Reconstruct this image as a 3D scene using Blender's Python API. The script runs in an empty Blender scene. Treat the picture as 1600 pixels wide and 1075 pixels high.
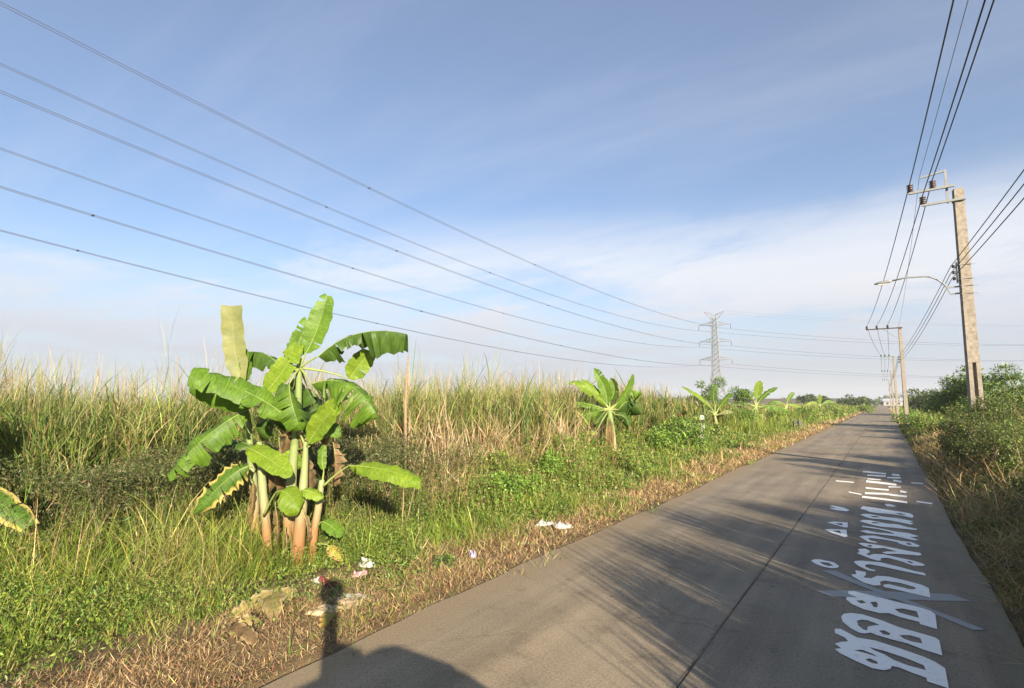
import bpy, math, random
import numpy as np
from mathutils import Vector, Matrix
from mathutils.geometry import tessellate_polygon
R = math.radians
scene = bpy.context.scene
C = scene.collection
rng = np.random.default_rng(7)
random.seed(7)

# ------------------------------------------------------------------ camera, sky, sun, exposure
FPX, HORIZ, CAMZ = 850.0, 629.0, 2.5          # focal length and horizon of the photograph, in its pixels
HEAD, PITCH = R(34.3), math.atan((HORIZ - 537.5) / FPX)
cam_d = bpy.data.cameras.new('camera'); cam = bpy.data.objects.new('camera', cam_d); C.objects.link(cam)
cam.location = (0, 0, CAMZ); cam.rotation_euler = (R(90) + PITCH, 0, HEAD)
cam_d.sensor_width = 36; cam_d.lens = 36 * FPX / 1600; cam_d.clip_end = 12000; cam_d.clip_start = 0.05
scene.camera = cam

SUN_EL, SHADOW_AZ = R(17.4), HEAD + R(17.6)    # shadows fall this far left of the road direction (+Y)
sdir = Vector((-math.sin(SHADOW_AZ) * math.cos(SUN_EL), math.cos(SHADOW_AZ) * math.cos(SUN_EL), -math.sin(SUN_EL)))
sun_d = bpy.data.lights.new('sun', 'SUN'); sun = bpy.data.objects.new('sun', sun_d); C.objects.link(sun)
sun_d.energy = 5.0; sun_d.angle = R(0.55); sun_d.color = (1.0, 0.86, 0.66)
sun.rotation_euler = sdir.to_track_quat('-Z', 'Y').to_euler(); sun.location = (30, -30, 60)

world = bpy.data.worlds.new('World'); scene.world = world; world.use_nodes = True
def build_world():
    nt = world.node_tree; nt.nodes.clear(); N = nt.nodes.new; L = nt.links.new
    out = N('ShaderNodeOutputWorld'); bg = N('ShaderNodeBackground'); bg.inputs[1].default_value = 0.05
    sky = N('ShaderNodeTexSky'); sky.sky_type = 'NISHITA'; sky.sun_disc = False
    sky.sun_elevation = SUN_EL
    sky.sun_rotation = math.atan2(-sdir.x, -sdir.y)       # clockwise from +Y
    sky.air_density = 1.0; sky.dust_density = 1.0; sky.ozone_density = 3.0
    tc = N('ShaderNodeTexCoord'); sep = N('ShaderNodeSeparateXYZ'); L(tc.outputs['Generated'], sep.inputs[0])
    def math_(op, a, b=None, c=None, clamp=False):
        n = N('ShaderNodeMath'); n.operation = op; n.use_clamp = clamp
        for i, v in enumerate((a, b, c)):
            if v is None: continue
            if hasattr(v, 'is_linked') or hasattr(v, 'links'): L(v, n.inputs[i])
            else: n.inputs[i].default_value = v
        return n.outputs[0]
    def ramp(v, lo, hi, a=0.0, b=1.0):
        n = N('ShaderNodeMapRange'); n.interpolation_type = 'SMOOTHSTEP'; L(v, n.inputs[0])
        n.inputs[1].default_value = lo; n.inputs[2].default_value = hi; n.inputs[3].default_value = a; n.inputs[4].default_value = b
        return n.outputs[0]
    z = sep.outputs[2]
    zc = math_('MAXIMUM', z, 0.0)
    # cirrus and cloud sheet: the direction projected on a flat layer overhead
    zz = math_('ADD', zc, 0.09)
    cx = math_('DIVIDE', sep.outputs[0], zz); cy = math_('DIVIDE', sep.outputs[1], zz)
    comb = N('ShaderNodeCombineXYZ'); L(cx, comb.inputs[0]); L(cy, comb.inputs[1])
    def noise(scale, detail, rough, rot, sc, loc=(0, 0, 0), dist=0.0):
        mp = N('ShaderNodeMapping'); mp.inputs['Rotation'].default_value = (0, 0, rot); mp.inputs['Scale'].default_value = sc; mp.inputs['Location'].default_value = loc
        L(comb.outputs[0], mp.inputs[0]); n = N('ShaderNodeTexNoise'); L(mp.outputs[0], n.inputs[0])
        n.inputs['Scale'].default_value = scale; n.inputs['Detail'].default_value = detail; n.inputs['Roughness'].default_value = rough; n.inputs['Distortion'].default_value = dist
        return n.outputs[0]
    n1 = noise(0.55, 10, 0.63, R(25), (0.8, 1.1, 1), CL1, 0.4)
    n2 = noise(1.3, 8, 0.6, R(-60), (0.35, 1.6, 1), CL2, 0.3)
    low = ramp(z, 0.36, 0.20)                                  # cloud sheet low down, thinning upward
    band = math_('MULTIPLY', ramp(n1, 0.40, 0.58), low)
    wisp = math_('MULTIPLY', ramp(n2, 0.42, 0.80), ramp(z, 0.75, 0.2, 0.35, 0.6))
    haze = ramp(z, 0.30, 0.0, 0.0, 0.84)
    veil = 0.15
    d = math_('ADD', math_('MULTIPLY', band, 0.74), math_('MULTIPLY', wisp, 0.30))
    d = math_('ADD', d, veil)
    inv = math_('MULTIPLY', math_('SUBTRACT', 1.0, d, clamp=True), math_('SUBTRACT', 1.0, haze, clamp=True))
    dens = math_('SUBTRACT', 1.0, inv, clamp=True)
    # cloud tone: greyer at the horizon, whiter above
    cr = N('ShaderNodeMix'); cr.data_type = 'RGBA'; L(ramp(z, 0.03, 0.26), cr.inputs[0])
    cr.inputs[6].default_value = (*CLOUD_LO, 1); cr.inputs[7].default_value = (*CLOUD_HI, 1)
    blue = N('ShaderNodeMix'); blue.data_type = 'RGBA'; blue.blend_type = 'MULTIPLY'; blue.inputs[0].default_value = 1; L(sky.outputs[0], blue.inputs[6]); blue.inputs[7].default_value = (1.12, 1.20, 1.30, 1)
    mx = N('ShaderNodeMix'); mx.data_type = 'RGBA'; L(dens, mx.inputs[0]); L(blue.outputs[2], mx.inputs[6]); L(cr.outputs[2], mx.inputs[7])
    L(mx.outputs[2], bg.inputs[0]); L(bg.outputs[0], out.inputs[0])
CL1, CL2 = (4.3, 2.6, 0), (0.4, 2.2, 0)
CLOUD_LO, CLOUD_HI = (4.3, 4.5, 5.05), (6.5, 6.6, 6.95)
build_world()
vs = scene.view_settings; vs.view_transform = 'Standard'; vs.look = 'None'; vs.gamma = 1; vs.use_curve_mapping = False; vs.exposure = 1.5

# ------------------------------------------------------------------ geometry of the view
fw = Vector((-math.sin(HEAD), math.cos(HEAD), 0)); RT = Vector((math.cos(HEAD), math.sin(HEAD), 0)); UPZ = Vector((0, 0, 1))
FW = fw * math.cos(PITCH) + UPZ * math.sin(PITCH); UP = -fw * math.sin(PITCH) + UPZ * math.cos(PITCH)
CAM = Vector((0, 0, CAMZ))
def ray(px, py): return FW + RT * ((px - 800) / FPX) + UP * ((537.5 - py) / FPX)
def D(px, py, d): return CAM + ray(px, py) * d
def G(px, py, z=0.0):
    r = ray(px, py); return CAM + r * ((z - CAMZ) / r.z)
def project(p):
    v = Vector(p) - CAM; d = v.dot(FW); return 800 + FPX * v.dot(RT) / d, 537.5 - FPX * v.dot(UP) / d, d

ROAD_L, ROAD_R, ROAD_C = -4.78, 1.02, -1.68
def sst(a, b, x): t = np.clip((x - a) / (b - a), 0, 1); return t * t * (3 - 2 * t)
def ground(x, y):
    x = np.asarray(x, float); y = np.asarray(y, float)
    left = -0.03 - 0.30 * sst(4.8, 9.5, -x); right = -0.02 + 0.16 * sst(1.2, 3.5, x)
    bump = 0.035 * np.sin(x * 1.7 + 0.6 * np.sin(y * 0.9)) * np.sin(y * 1.3 + 0.5 * x) + 0.02 * np.sin(x * 4.1 + y * 2.3)
    on = (x > ROAD_L - 0.3) & (x < ROAD_R + 0.25)
    off = np.maximum(np.maximum(ROAD_L - x, x - ROAD_R), 0)
    z = np.where(x < -1.7, left, right) + bump * np.clip(off * 1.2, 0, 1)
    return np.where((x > ROAD_L) & (x < ROAD_R), -0.06, z)
def gz(x, y): return float(ground(x, y))
def gp(px, py):
    p = G(px, py, 0)
    for _ in range(8): p = G(px, py, gz(p.x, p.y))
    return p

# ------------------------------------------------------------------ tagging and mesh helpers
def tag(o, label=None, cat=None, group=None, kind=None):
    if label: o['label'] = label
    if cat: o['category'] = cat
    if group: o['group'] = group
    if kind: o['kind'] = kind
    return o
def empty(name, loc=(0, 0, 0), label=None, cat=None, group=None):
    o = bpy.data.objects.new(name, None); C.objects.link(o); o.location = loc; o.empty_display_size = 0.2
    return tag(o, label, cat, group)
def link(name, me, mat, parent=None, smooth=False):
    o = bpy.data.objects.new(name, me); C.objects.link(o)
    if mat is not None: me.materials.append(mat)
    if parent is not None:
        o.parent = parent
        o.matrix_parent_inverse = Matrix.Translation(-Vector(parent_loc(parent)))
    if smooth: me.shade_smooth()
    return o
def parent_loc(o):
    l = Vector(o.location) if o.type == 'EMPTY' else Vector((0, 0, 0))
    return l
class MB:
    def __init__(s): s.v = []; s.f = []
    def add(s, v, f):
        b = len(s.v); s.v += [tuple(p) for p in v]; s.f += [tuple(b + i for i in q) for q in f]
    def box(s, c, size, rot=None):
        h = Vector(size) / 2; c = Vector(c); vs_ = []
        for x in (-1, 1):
            for y in (-1, 1):
                for z in (-1, 1):
                    p = Vector((x * h.x, y * h.y, z * h.z))
                    if rot is not None: p = rot @ p
                    vs_.append(c + p)
        s.add(vs_, [(0, 1, 3, 2), (4, 6, 7, 5), (0, 4, 5, 1), (2, 3, 7, 6), (0, 2, 6, 4), (1, 5, 7, 3)])
    def tube(s, pts, rad, n=8, cap=True, phase=0.0):
        pts = [Vector(p) for p in pts]; m = len(pts)
        if not hasattr(rad, '__len__'): rad = [rad] * m
        vs_ = []; ref = None
        for i, p in enumerate(pts):
            t = (pts[min(i + 1, m - 1)] - pts[max(i - 1, 0)])
            t = t.normalized() if t.length > 1e-9 else Vector((0, 0, 1))
            if ref is None:
                ref = Vector((1, 0, 0)) if abs(t.x) < 0.8 else Vector((0, 1, 0))
            a = (ref - t * ref.dot(t)).normalized(); b = t.cross(a); ref = a
            for k in range(n):
                q = 2 * math.pi * k / n + phase; vs_.append(p + (a * math.cos(q) + b * math.sin(q)) * rad[i])
        fs = []
        for i in range(m - 1):
            for k in range(n):
                k2 = (k + 1) % n; fs.append((i * n + k, i * n + k2, (i + 1) * n + k2, (i + 1) * n + k))
        if cap: fs.append(tuple(range(n - 1, -1, -1))); fs.append(tuple((m - 1) * n + k for k in range(n)))
        s.add(vs_, fs)
    def bar(s, a, b, w, w2=None):
        a, b = Vector(a), Vector(b); s.tube([a, b], [w * 0.707, (w2 or w) * 0.707], 4, phase=math.pi / 4)
    def build(s, name, mat, parent=None, smooth=False):
        me = bpy.data.meshes.new(name); me.from_pydata(s.v, [], s.f); me.update()
        return link(name, me, mat, parent, smooth)
def np_mesh(name, verts, faces, mat, cols=None, uvs=None, parent=None, smooth=False):
    """verts (N,3), faces list of arrays (M,3) or (M,4)"""
    me = bpy.data.meshes.new(name); verts = np.ascontiguousarray(verts, np.float32)
    me.vertices.add(len(verts)); me.vertices.foreach_set('co', verts.ravel())
    idx = np.concatenate([f.ravel() for f in faces]).astype(np.int32)
    tot = np.concatenate([np.full(len(f), f.shape[1], np.int32) for f in faces])
    st = np.concatenate([[0], np.cumsum(tot)[:-1]]).astype(np.int32)
    me.loops.add(len(idx)); me.loops.foreach_set('vertex_index', idx)
    me.polygons.add(len(tot)); me.polygons.foreach_set('loop_start', st)
    try: me.polygons.foreach_set('loop_total', tot)
    except Exception: pass
    if cols is not None:
        a = me.attributes.new('tint', 'FLOAT_COLOR', 'POINT')
        c4 = np.ones((len(verts), 4), np.float32); c4[:, :3] = np.clip(cols, 0.002, 1); a.data.foreach_set('color', c4.ravel())
    if uvs is not None:
        u = me.uv_layers.new(name='UVMap'); u.data.foreach_set('uv', np.ascontiguousarray(uvs[idx], np.float32).ravel())
    me.update(calc_edges=True); me.validate()
    return link(name, me, mat, parent, smooth)

# ------------------------------------------------------------------ materials
def mat_new(name):
    m = bpy.data.materials.new(name); m.use_nodes = True; nt = m.node_tree
    b = nt.nodes['Principled BSDF']; return m, nt, b
def mat_plain(name, col, rough=0.7, metal=0.0, var=0.25, scale=6.0, bump=0.0, spec=0.3, col2=None):
    m, nt, b = mat_new(name); N = nt.nodes.new; L = nt.links.new
    tc = N('ShaderNodeTexCoord'); n = N('ShaderNodeTexNoise'); n.inputs['Scale'].default_value = scale; n.inputs['Detail'].default_value = 6; n.inputs['Roughness'].default_value = 0.65
    L(tc.outputs['Object'], n.inputs[0]); cr = N('ShaderNodeValToRGB'); L(n.outputs[0], cr.inputs[0])
    a = tuple(c * (1 - var) for c in col); c2 = col2 or tuple(min(1, c * (1 + var)) for c in col)
    cr.color_ramp.elements[0].position = 0.3; cr.color_ramp.elements[1].position = 0.7
    cr.color_ramp.elements[0].color = (*a, 1); cr.color_ramp.elements[1].color = (*c2, 1); L(cr.outputs[0], b.inputs['Base Color'])
    b.inputs['Roughness'].default_value = rough; b.inputs['Metallic'].default_value = metal; b.inputs['Specular IOR Level'].default_value = spec
    if bump:
        bp = N('ShaderNodeBump'); bp.inputs['Strength'].default_value = bump; bp.inputs['Distance'].default_value = 0.02; L(n.outputs[0], bp.inputs['Height']); L(bp.outputs[0], b.inputs['Normal'])
    return m
def mat_tint(name, trans=0.35, rough=0.55, spec=0.25):
    """plant matter: colour of each blade or leaf from its own tint, some light passing through"""
    m, nt, b = mat_new(name); N = nt.nodes.new; L = nt.links.new
    at = N('ShaderNodeAttribute'); at.attribute_name = 'tint'
    b.inputs['Roughness'].default_value = rough; b.inputs['Specular IOR Level'].default_value = spec
    L(at.outputs['Color'], b.inputs['Base Color'])
    tr = N('ShaderNodeBsdfTranslucent'); L(at.outputs['Color'], tr.inputs[0]); ms = N('ShaderNodeMixShader'); ms.inputs[0].default_value = trans
    L(b.outputs[0], ms.inputs[1]); L(tr.outputs[0], ms.inputs[2]); L(ms.outputs[0], nt.nodes['Material Output'].inputs[0])
    return m
M = {}
M['blade'] = mat_tint('grass_blade', 0.22); M['leaf'] = mat_tint('small_leaf', 0.2, 0.45, 0.35); M['straw'] = mat_tint('straw', 0.2, 0.7, 0.15)
M['bark'] = mat_plain('bark', (0.16, 0.12, 0.08), 0.9, var=0.4, scale=20, bump=0.6)
M['concrete_pole'] = mat_plain('concrete_pole', (0.225, 0.200, 0.165), 0.85, var=0.35, scale=9, bump=0.25, spec=0.2)
M['galv'] = mat_plain('galvanised_steel', (0.24, 0.25, 0.25), 0.55, 0.3, var=0.15, scale=8)
M['tower'] = mat_plain('weathered_steel', (0.17, 0.18, 0.19), 0.6, 0.2, var=0.15, scale=0.5)
M['insul'] = mat_plain('brown_porcelain', (0.035, 0.022, 0.02), 0.25, var=0.2, spec=0.5)
M['cable'] = mat_plain('cable', (0.035, 0.037, 0.042), 0.6, var=0.1)
M['alu'] = mat_plain('aluminium_strand', (0.09, 0.095, 0.11), 0.5, 0.3, var=0.1)
M['white_post'] = mat_plain('whitewashed_concrete', (0.62, 0.60, 0.55), 0.85, var=0.2, scale=8, bump=0.2)
M['dark_post'] = mat_plain('dark_timber', (0.06, 0.05, 0.04), 0.9, var=0.4, scale=12)
M['rubber'] = mat_plain('old_rubber', (0.05, 0.05, 0.052), 0.8, var=0.3, scale=9, col2=(0.14, 0.135, 0.13))
M['bag'] = mat_plain('white_plastic_bag', (0.52, 0.49, 0.44), 0.5, var=0.3, scale=14, bump=0.3)
M['bag_tan'] = mat_plain('dirty_tan_sheet', (0.46, 0.36, 0.22), 0.7, var=0.25, scale=12, bump=0.3)
M['pink'] = mat_plain('pink_wrapper', (0.55, 0.20, 0.24), 0.4, var=0.3, scale=25, col2=(0.72, 0.52, 0.52))
M['red'] = mat_plain('red_print', (0.13, 0.03, 0.03), 0.6, var=0.2, scale=20)
M['lilac'] = mat_plain('lilac_wrapper', (0.36, 0.33, 0.52), 0.4, var=0.3, scale=30, col2=(0.62, 0.58, 0.72))
M['black_plastic'] = mat_plain('black_plastic', (0.02, 0.02, 0.022), 0.5, var=0.2)
M['car_paint'] = mat_plain('car_paint', (0.55, 0.56, 0.58), 0.3, 0.2, var=0.03, spec=0.6)
M['glass_dark'] = mat_plain('tinted_glass', (0.02, 0.025, 0.03), 0.08, var=0.1, spec=0.6)
M['roof'] = mat_plain('grey_roof_sheet', (0.34, 0.36, 0.40), 0.6, var=0.1, scale=0.3)
M['wallw'] = mat_plain('pale_wall', (0.34, 0.33, 0.32), 0.8, var=0.1, scale=0.4)
M['lampglass'] = mat_plain('lamp_glass', (0.6, 0.6, 0.58), 0.2, var=0.05)
M['far_bank'] = mat_plain('far_bank', (0.085, 0.08, 0.07), 0.95, var=0.3, scale=0.05)

def mat_concrete():
    m, nt, b = mat_new('road_concrete'); N = nt.nodes.new; L = nt.links.new
    tc = N('ShaderNodeTexCoord')
    def noise(scale, det, ro, sc=(1, 1, 1), rot=0):
        mp = N('ShaderNodeMapping'); mp.inputs['Scale'].default_value = sc; mp.inputs['Rotation'].default_value = (0, 0, rot); L(tc.outputs['Object'], mp.inputs[0])
        n = N('ShaderNodeTexNoise'); n.inputs['Scale'].default_value = scale; n.inputs['Detail'].default_value = det; n.inputs['Roughness'].default_value = ro; L(mp.outputs[0], n.inputs[0]); return n.outputs[0]
    def rmp(v, p):
        c = N('ShaderNodeValToRGB'); L(v, c.inputs[0]); e = c.color_ramp.elements
        e[0].position, e[0].color = p[0][0], (*p[0][1], 1); e[1].position, e[1].color = p[-1][0], (*p[-1][1], 1)
        for q in p[1:-1]: x = e.new(q[0]); x.color = (*q[1], 1)
        return c.outputs[0]
    base = rmp(noise(0.5, 8, 0.6), [(0.3, (0.205, 0.172, 0.128)), (0.52, (0.260, 0.218, 0.163)), (0.72, (0.310, 0.260, 0.195))])
    grit = rmp(noise(60, 4, 0.7), [(0.25, (0.60,) * 3), (0.75, (1.32,) * 3)])
    track = rmp(noise(0.9, 5, 0.6, (2.2, 0.12, 1)), [(0.30, (0.72, 0.72, 0.73)), (0.65, (1.12, 1.12, 1.10))])
    stain = rmp(noise(1.7, 6, 0.7), [(0.28, (0.60, 0.59, 0.58)), (0.44, (1, 1, 1))])
    dirt = rmp(noise(0.25, 4, 0.55, (1, 0.35, 1)), [(0.42, (1, 1, 1)), (0.68, (1.14, 1.07, 0.96))])
    def mul(a, c):
        x = N('ShaderNodeMix'); x.data_type = 'RGBA'; x.blend_type = 'MULTIPLY'; x.inputs[0].default_value = 1; L(a, x.inputs[6]); L(c, x.inputs[7]); return x.outputs[2]
    col = mul(mul(mul(mul(base, grit), track), stain), dirt)
    # dust and crumbled earth drifted over both edges of the road
    sx = N('ShaderNodeSeparateXYZ'); L(tc.outputs['Object'], sx.inputs[0]); nd = noise(1.6, 6, 0.65)
    def edge_mask(lo, hi):
        mr = N('ShaderNodeMapRange'); L(sx.outputs[0], mr.inputs[0]); mr.inputs[1].default_value = lo; mr.inputs[2].default_value = hi; mr.inputs[3].default_value = 1.0; mr.inputs[4].default_value = 0.0
        a_ = N('ShaderNodeMath'); a_.operation = 'MULTIPLY_ADD'; L(mr.outputs[0], a_.inputs[0]); a_.inputs[1].default_value = 1.0; a_.inputs[2].default_value = -0.55
        b_ = N('ShaderNodeMath'); b_.operation = 'ADD'; L(a_.outputs[0], b_.inputs[0]); L(nd, b_.inputs[1]); mm = N('ShaderNodeMapRange'); mm.interpolation_type = 'SMOOTHSTEP'; L(b_.outputs[0], mm.inputs[0]); mm.inputs[1].default_value = 0.28; mm.inputs[2].default_value = 0.75; return mm.outputs[0]
    for lo, hi, cc in ((ROAD_L - 0.05, ROAD_L + 1.1, (0.26, 0.20, 0.125, 1)), (ROAD_R + 0.05, ROAD_R - 0.5, (0.22, 0.19, 0.13, 1))):
        x = N('ShaderNodeMix'); x.data_type = 'RGBA'; L(edge_mask(lo, hi), x.inputs[0]); L(col, x.inputs[6]); x.inputs[7].default_value = cc; col = mul(x.outputs[2], rmp(noise(35, 5, 0.75), [(0.3, (0.82,) * 3), (0.7, (1.12,) * 3)]))
    # small dark spots and fine cracks
    vo = N('ShaderNodeTexVoronoi'); vo.inputs['Scale'].default_value = 1.1; L(tc.outputs['Object'], vo.inputs[0])
    sp = rmp(vo.outputs['Distance'], [(0.02, (0.55, 0.54, 0.53)), (0.05, (1, 1, 1))]); col = mul(col, sp)
    vc = N('ShaderNodeTexVoronoi'); vc.feature = 'DISTANCE_TO_EDGE'; vc.inputs['Scale'].default_value = 0.23
    mp = N('ShaderNodeMapping'); L(tc.outputs['Object'], mp.inputs[0])
    ns = N('ShaderNodeTexNoise'); ns.inputs['Scale'].default_value = 2.5; ns.inputs['Detail'].default_value = 5; L(tc.outputs['Object'], ns.inputs[0])
    va = N('ShaderNodeVectorMath'); va.operation = 'MULTIPLY_ADD'; L(ns.outputs['Color'], va.inputs[0]); va.inputs[1].default_value = (0.5, 0.5, 0); L(mp.outputs[0], va.inputs[2]); L(va.outputs[0], vc.inputs[0])
    ck = rmp(vc.outputs['Distance'], [(0.0, (0.80, 0.79, 0.78)), (0.0012, (1, 1, 1))]); col = mul(col, ck)
    L(col, b.inputs['Base Color']); b.inputs['Roughness'].default_value = 0.82; b.inputs['Specular IOR Level'].default_value = 0.3
    bp = N('ShaderNodeBump'); bp.inputs['Strength'].default_value = 0.35; bp.inputs['Distance'].default_value = 0.008; L(noise(90, 3, 0.7), bp.inputs['Height']); L(bp.outputs[0], b.inputs['Normal'])
    return m
M['concrete'] = mat_concrete()
M['tar'] = mat_plain('bitumen_seam', (0.075, 0.067, 0.056), 0.9, var=0.3, scale=1.5, col2=(0.26, 0.225, 0.175))
def mat_ground():
    m, nt, b = mat_new('earth_and_litter'); N = nt.nodes.new; L = nt.links.new
    tc = N('ShaderNodeTexCoord'); n1 = N('ShaderNodeTexNoise'); n1.inputs['Scale'].default_value = 1.2; n1.inputs['Detail'].default_value = 8; L(tc.outputs['Object'], n1.inputs[0])
    n2 = N('ShaderNodeTexNoise'); n2.inputs['Scale'].default_value = 30; n2.inputs['Detail'].default_value = 6; n2.inputs['Roughness'].default_value = 0.75; L(tc.outputs['Object'], n2.inputs[0])
    c1 = N('ShaderNodeValToRGB'); L(n1.outputs[0], c1.inputs[0]); e = c1.color_ramp.elements
    e[0].position, e[0].color = 0.35, (0.10, 0.075, 0.045, 1); e[1].position, e[1].color = 0.68, (0.24, 0.18, 0.105, 1)
    c2 = N('ShaderNodeValToRGB'); L(n2.outputs[0], c2.inputs[0]); e = c2.color_ramp.elements
    e[0].position, e[0].color = 0.3, (0.5, 0.5, 0.5, 1); e[1].position, e[1].color = 0.7, (1.3, 1.25, 1.15, 1)
    x = N('ShaderNodeMix'); x.data_type = 'RGBA'; x.blend_type = 'MULTIPLY'; x.inputs[0].default_value = 1; L(c1.outputs[0], x.inputs[6]); L(c2.outputs[0], x.inputs[7]); L(x.outputs[2], b.inputs['Base Color'])
    b.inputs['Roughness'].default_value = 0.95; b.inputs['Specular IOR Level'].default_value = 0.1
    bp = N('ShaderNodeBump'); bp.inputs['Strength'].default_value = 0.8; bp.inputs['Distance'].default_value = 0.03; L(n2.outputs[0], bp.inputs['Height']); L(bp.outputs[0], b.inputs['Normal'])
    return m
M['ground'] = mat_ground()
def mat_paint(name, col, wear):
    m, nt, b = mat_new(name); N = nt.nodes.new; L = nt.links.new
    tc = N('ShaderNodeTexCoord'); n = N('ShaderNodeTexNoise'); n.inputs['Scale'].default_value = 14; n.inputs['Detail'].default_value = 7; n.inputs['Roughness'].default_value = 0.7; L(tc.outputs['Object'], n.inputs[0])
    c = N('ShaderNodeValToRGB'); L(n.outputs[0], c.inputs[0]); e = c.color_ramp.elements
    e[0].position, e[0].color = 0.28, (*[v * wear for v in col], 1); e[1].position, e[1].color = 0.45, (*col, 1); L(c.outputs[0], b.inputs['Base Color'])
    b.inputs['Roughness'].default_value = 0.6; return m
M['paint'] = mat_paint('white_overlay_paint', (0.90, 0.88, 0.82), 0.72); M['paint_grey'] = mat_paint('grey_overlay_paint', (0.27, 0.275, 0.27), 0.7)  # white and grey of the map overlay, laid down as paint

def mat_banana(name, col, edge=None, edge_pos=0.75, trans=0.3, vc=1.0):
    """banana leaf: cross veins along the blade, midrib lighter; optional dry margin"""
    m, nt, b = mat_new(name); N = nt.nodes.new; L = nt.links.new
    uv = N('ShaderNodeUVMap'); uv.uv_map = 'UVMap'; sp = N('ShaderNodeSeparateXYZ'); L(uv.outputs[0], sp.inputs[0])
    mp = N('ShaderNodeMapping'); mp.inputs['Scale'].default_value = (70, 2.5, 1); L(uv.outputs[0], mp.inputs[0])
    n = N('ShaderNodeTexNoise'); n.inputs['Scale'].default_value = 1.0; n.inputs['Detail'].default_value = 4; L(mp.outputs[0], n.inputs[0])
    tc = N('ShaderNodeTexCoord'); n2 = N('ShaderNodeTexNoise'); n2.inputs['Scale'].default_value = 3.0; n2.inputs['Detail'].default_value = 5; L(tc.outputs['Object'], n2.inputs[0])
    c = N('ShaderNodeValToRGB'); L(n.outputs[0], c.inputs[0]); e = c.color_ramp.elements
    e[0].position, e[0].color = 0.3, (*[v * (1 - 0.38 * vc) for v in col], 1); e[1].position, e[1].color = 0.7, (*[v * (1 + 0.32 * vc) for v in col], 1)
    c2 = N('ShaderNodeValToRGB'); L(n2.outputs[0], c2.inputs[0]); e = c2.color_ramp.elements
    e[0].position, e[0].color = 0.32, (0.78, 0.82, 0.8, 1); e[1].position, e[1].color = 0.7, (1.2, 1.12, 1.0, 1)
    x = N('ShaderNodeMix'); x.data_type = 'RGBA'; x.blend_type = 'MULTIPLY'; x.inputs[0].default_value = 1; L(c.outputs[0], x.inputs[6]); L(c2.outputs[0], x.inputs[7]); o = x.outputs[2]
    if edge:
        ad = N('ShaderNodeMath'); ad.operation = 'MULTIPLY_ADD'; L(n2.outputs[0], ad.inputs[0]); ad.inputs[1].default_value = 0.5; L(sp.outputs[1], ad.inputs[2])
        mr = N('ShaderNodeMapRange'); mr.interpolation_type = 'SMOOTHSTEP'; L(ad.outputs[0], mr.inputs[0]); mr.inputs[1].default_value = edge_pos + 0.1; mr.inputs[2].default_value = edge_pos + 0.38
        y = N('ShaderNodeMix'); y.data_type = 'RGBA'; L(mr.outputs[0], y.inputs[0]); L(o, y.inputs[6]); y.inputs[7].default_value = (*edge, 1); o = y.outputs[2]
    L(o, b.inputs['Base Color']); b.inputs['Roughness'].default_value = 0.5; b.inputs['Specular IOR Level'].default_value = 0.3
    bp = N('ShaderNodeBump'); bp.inputs['Strength'].default_value = 0.35; bp.inputs['Distance'].default_value = 0.01; L(n.outputs[0], bp.inputs['Height']); L(bp.outputs[0], b.inputs['Normal'])
    tr = N('ShaderNodeBsdfTranslucent'); L(o, tr.inputs[0]); ms = N('ShaderNodeMixShader'); ms.inputs[0].default_value = trans
    L(b.outputs[0], ms.inputs[1]); L(tr.outputs[0], ms.inputs[2]); L(ms.outputs[0], nt.nodes['Material Output'].inputs[0])
    return m
M['bl'] = mat_banana('banana_leaf', (0.10, 0.19, 0.02)); M['bl_dark'] = mat_banana('banana_leaf_mature', (0.06, 0.12, 0.02))
M['bl_light'] = mat_banana('banana_leaf_young', (0.16, 0.25, 0.022)); M['bl_pale'] = mat_banana('banana_leaf_pale_underside', (0.20, 0.22, 0.085), vc=0.3)
M['bl_edge'] = mat_banana('banana_leaf_yellowing', (0.075, 0.15, 0.02), (0.48, 0.40, 0.12)); M['bl_yellow'] = mat_banana('banana_leaf_yellow', (0.33, 0.29, 0.06), (0.36, 0.23, 0.07), 0.6)
M['bl_dry'] = mat_banana('banana_leaf_dead', (0.22, 0.145, 0.075), (0.32, 0.24, 0.13)); M['bl_straw'] = mat_banana('banana_leaf_fallen', (0.42, 0.33, 0.13), (0.45, 0.37, 0.2))
M['rib'] = mat_plain('banana_midrib', (0.22, 0.27, 0.08), 0.5, var=0.2, scale=10)
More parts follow.
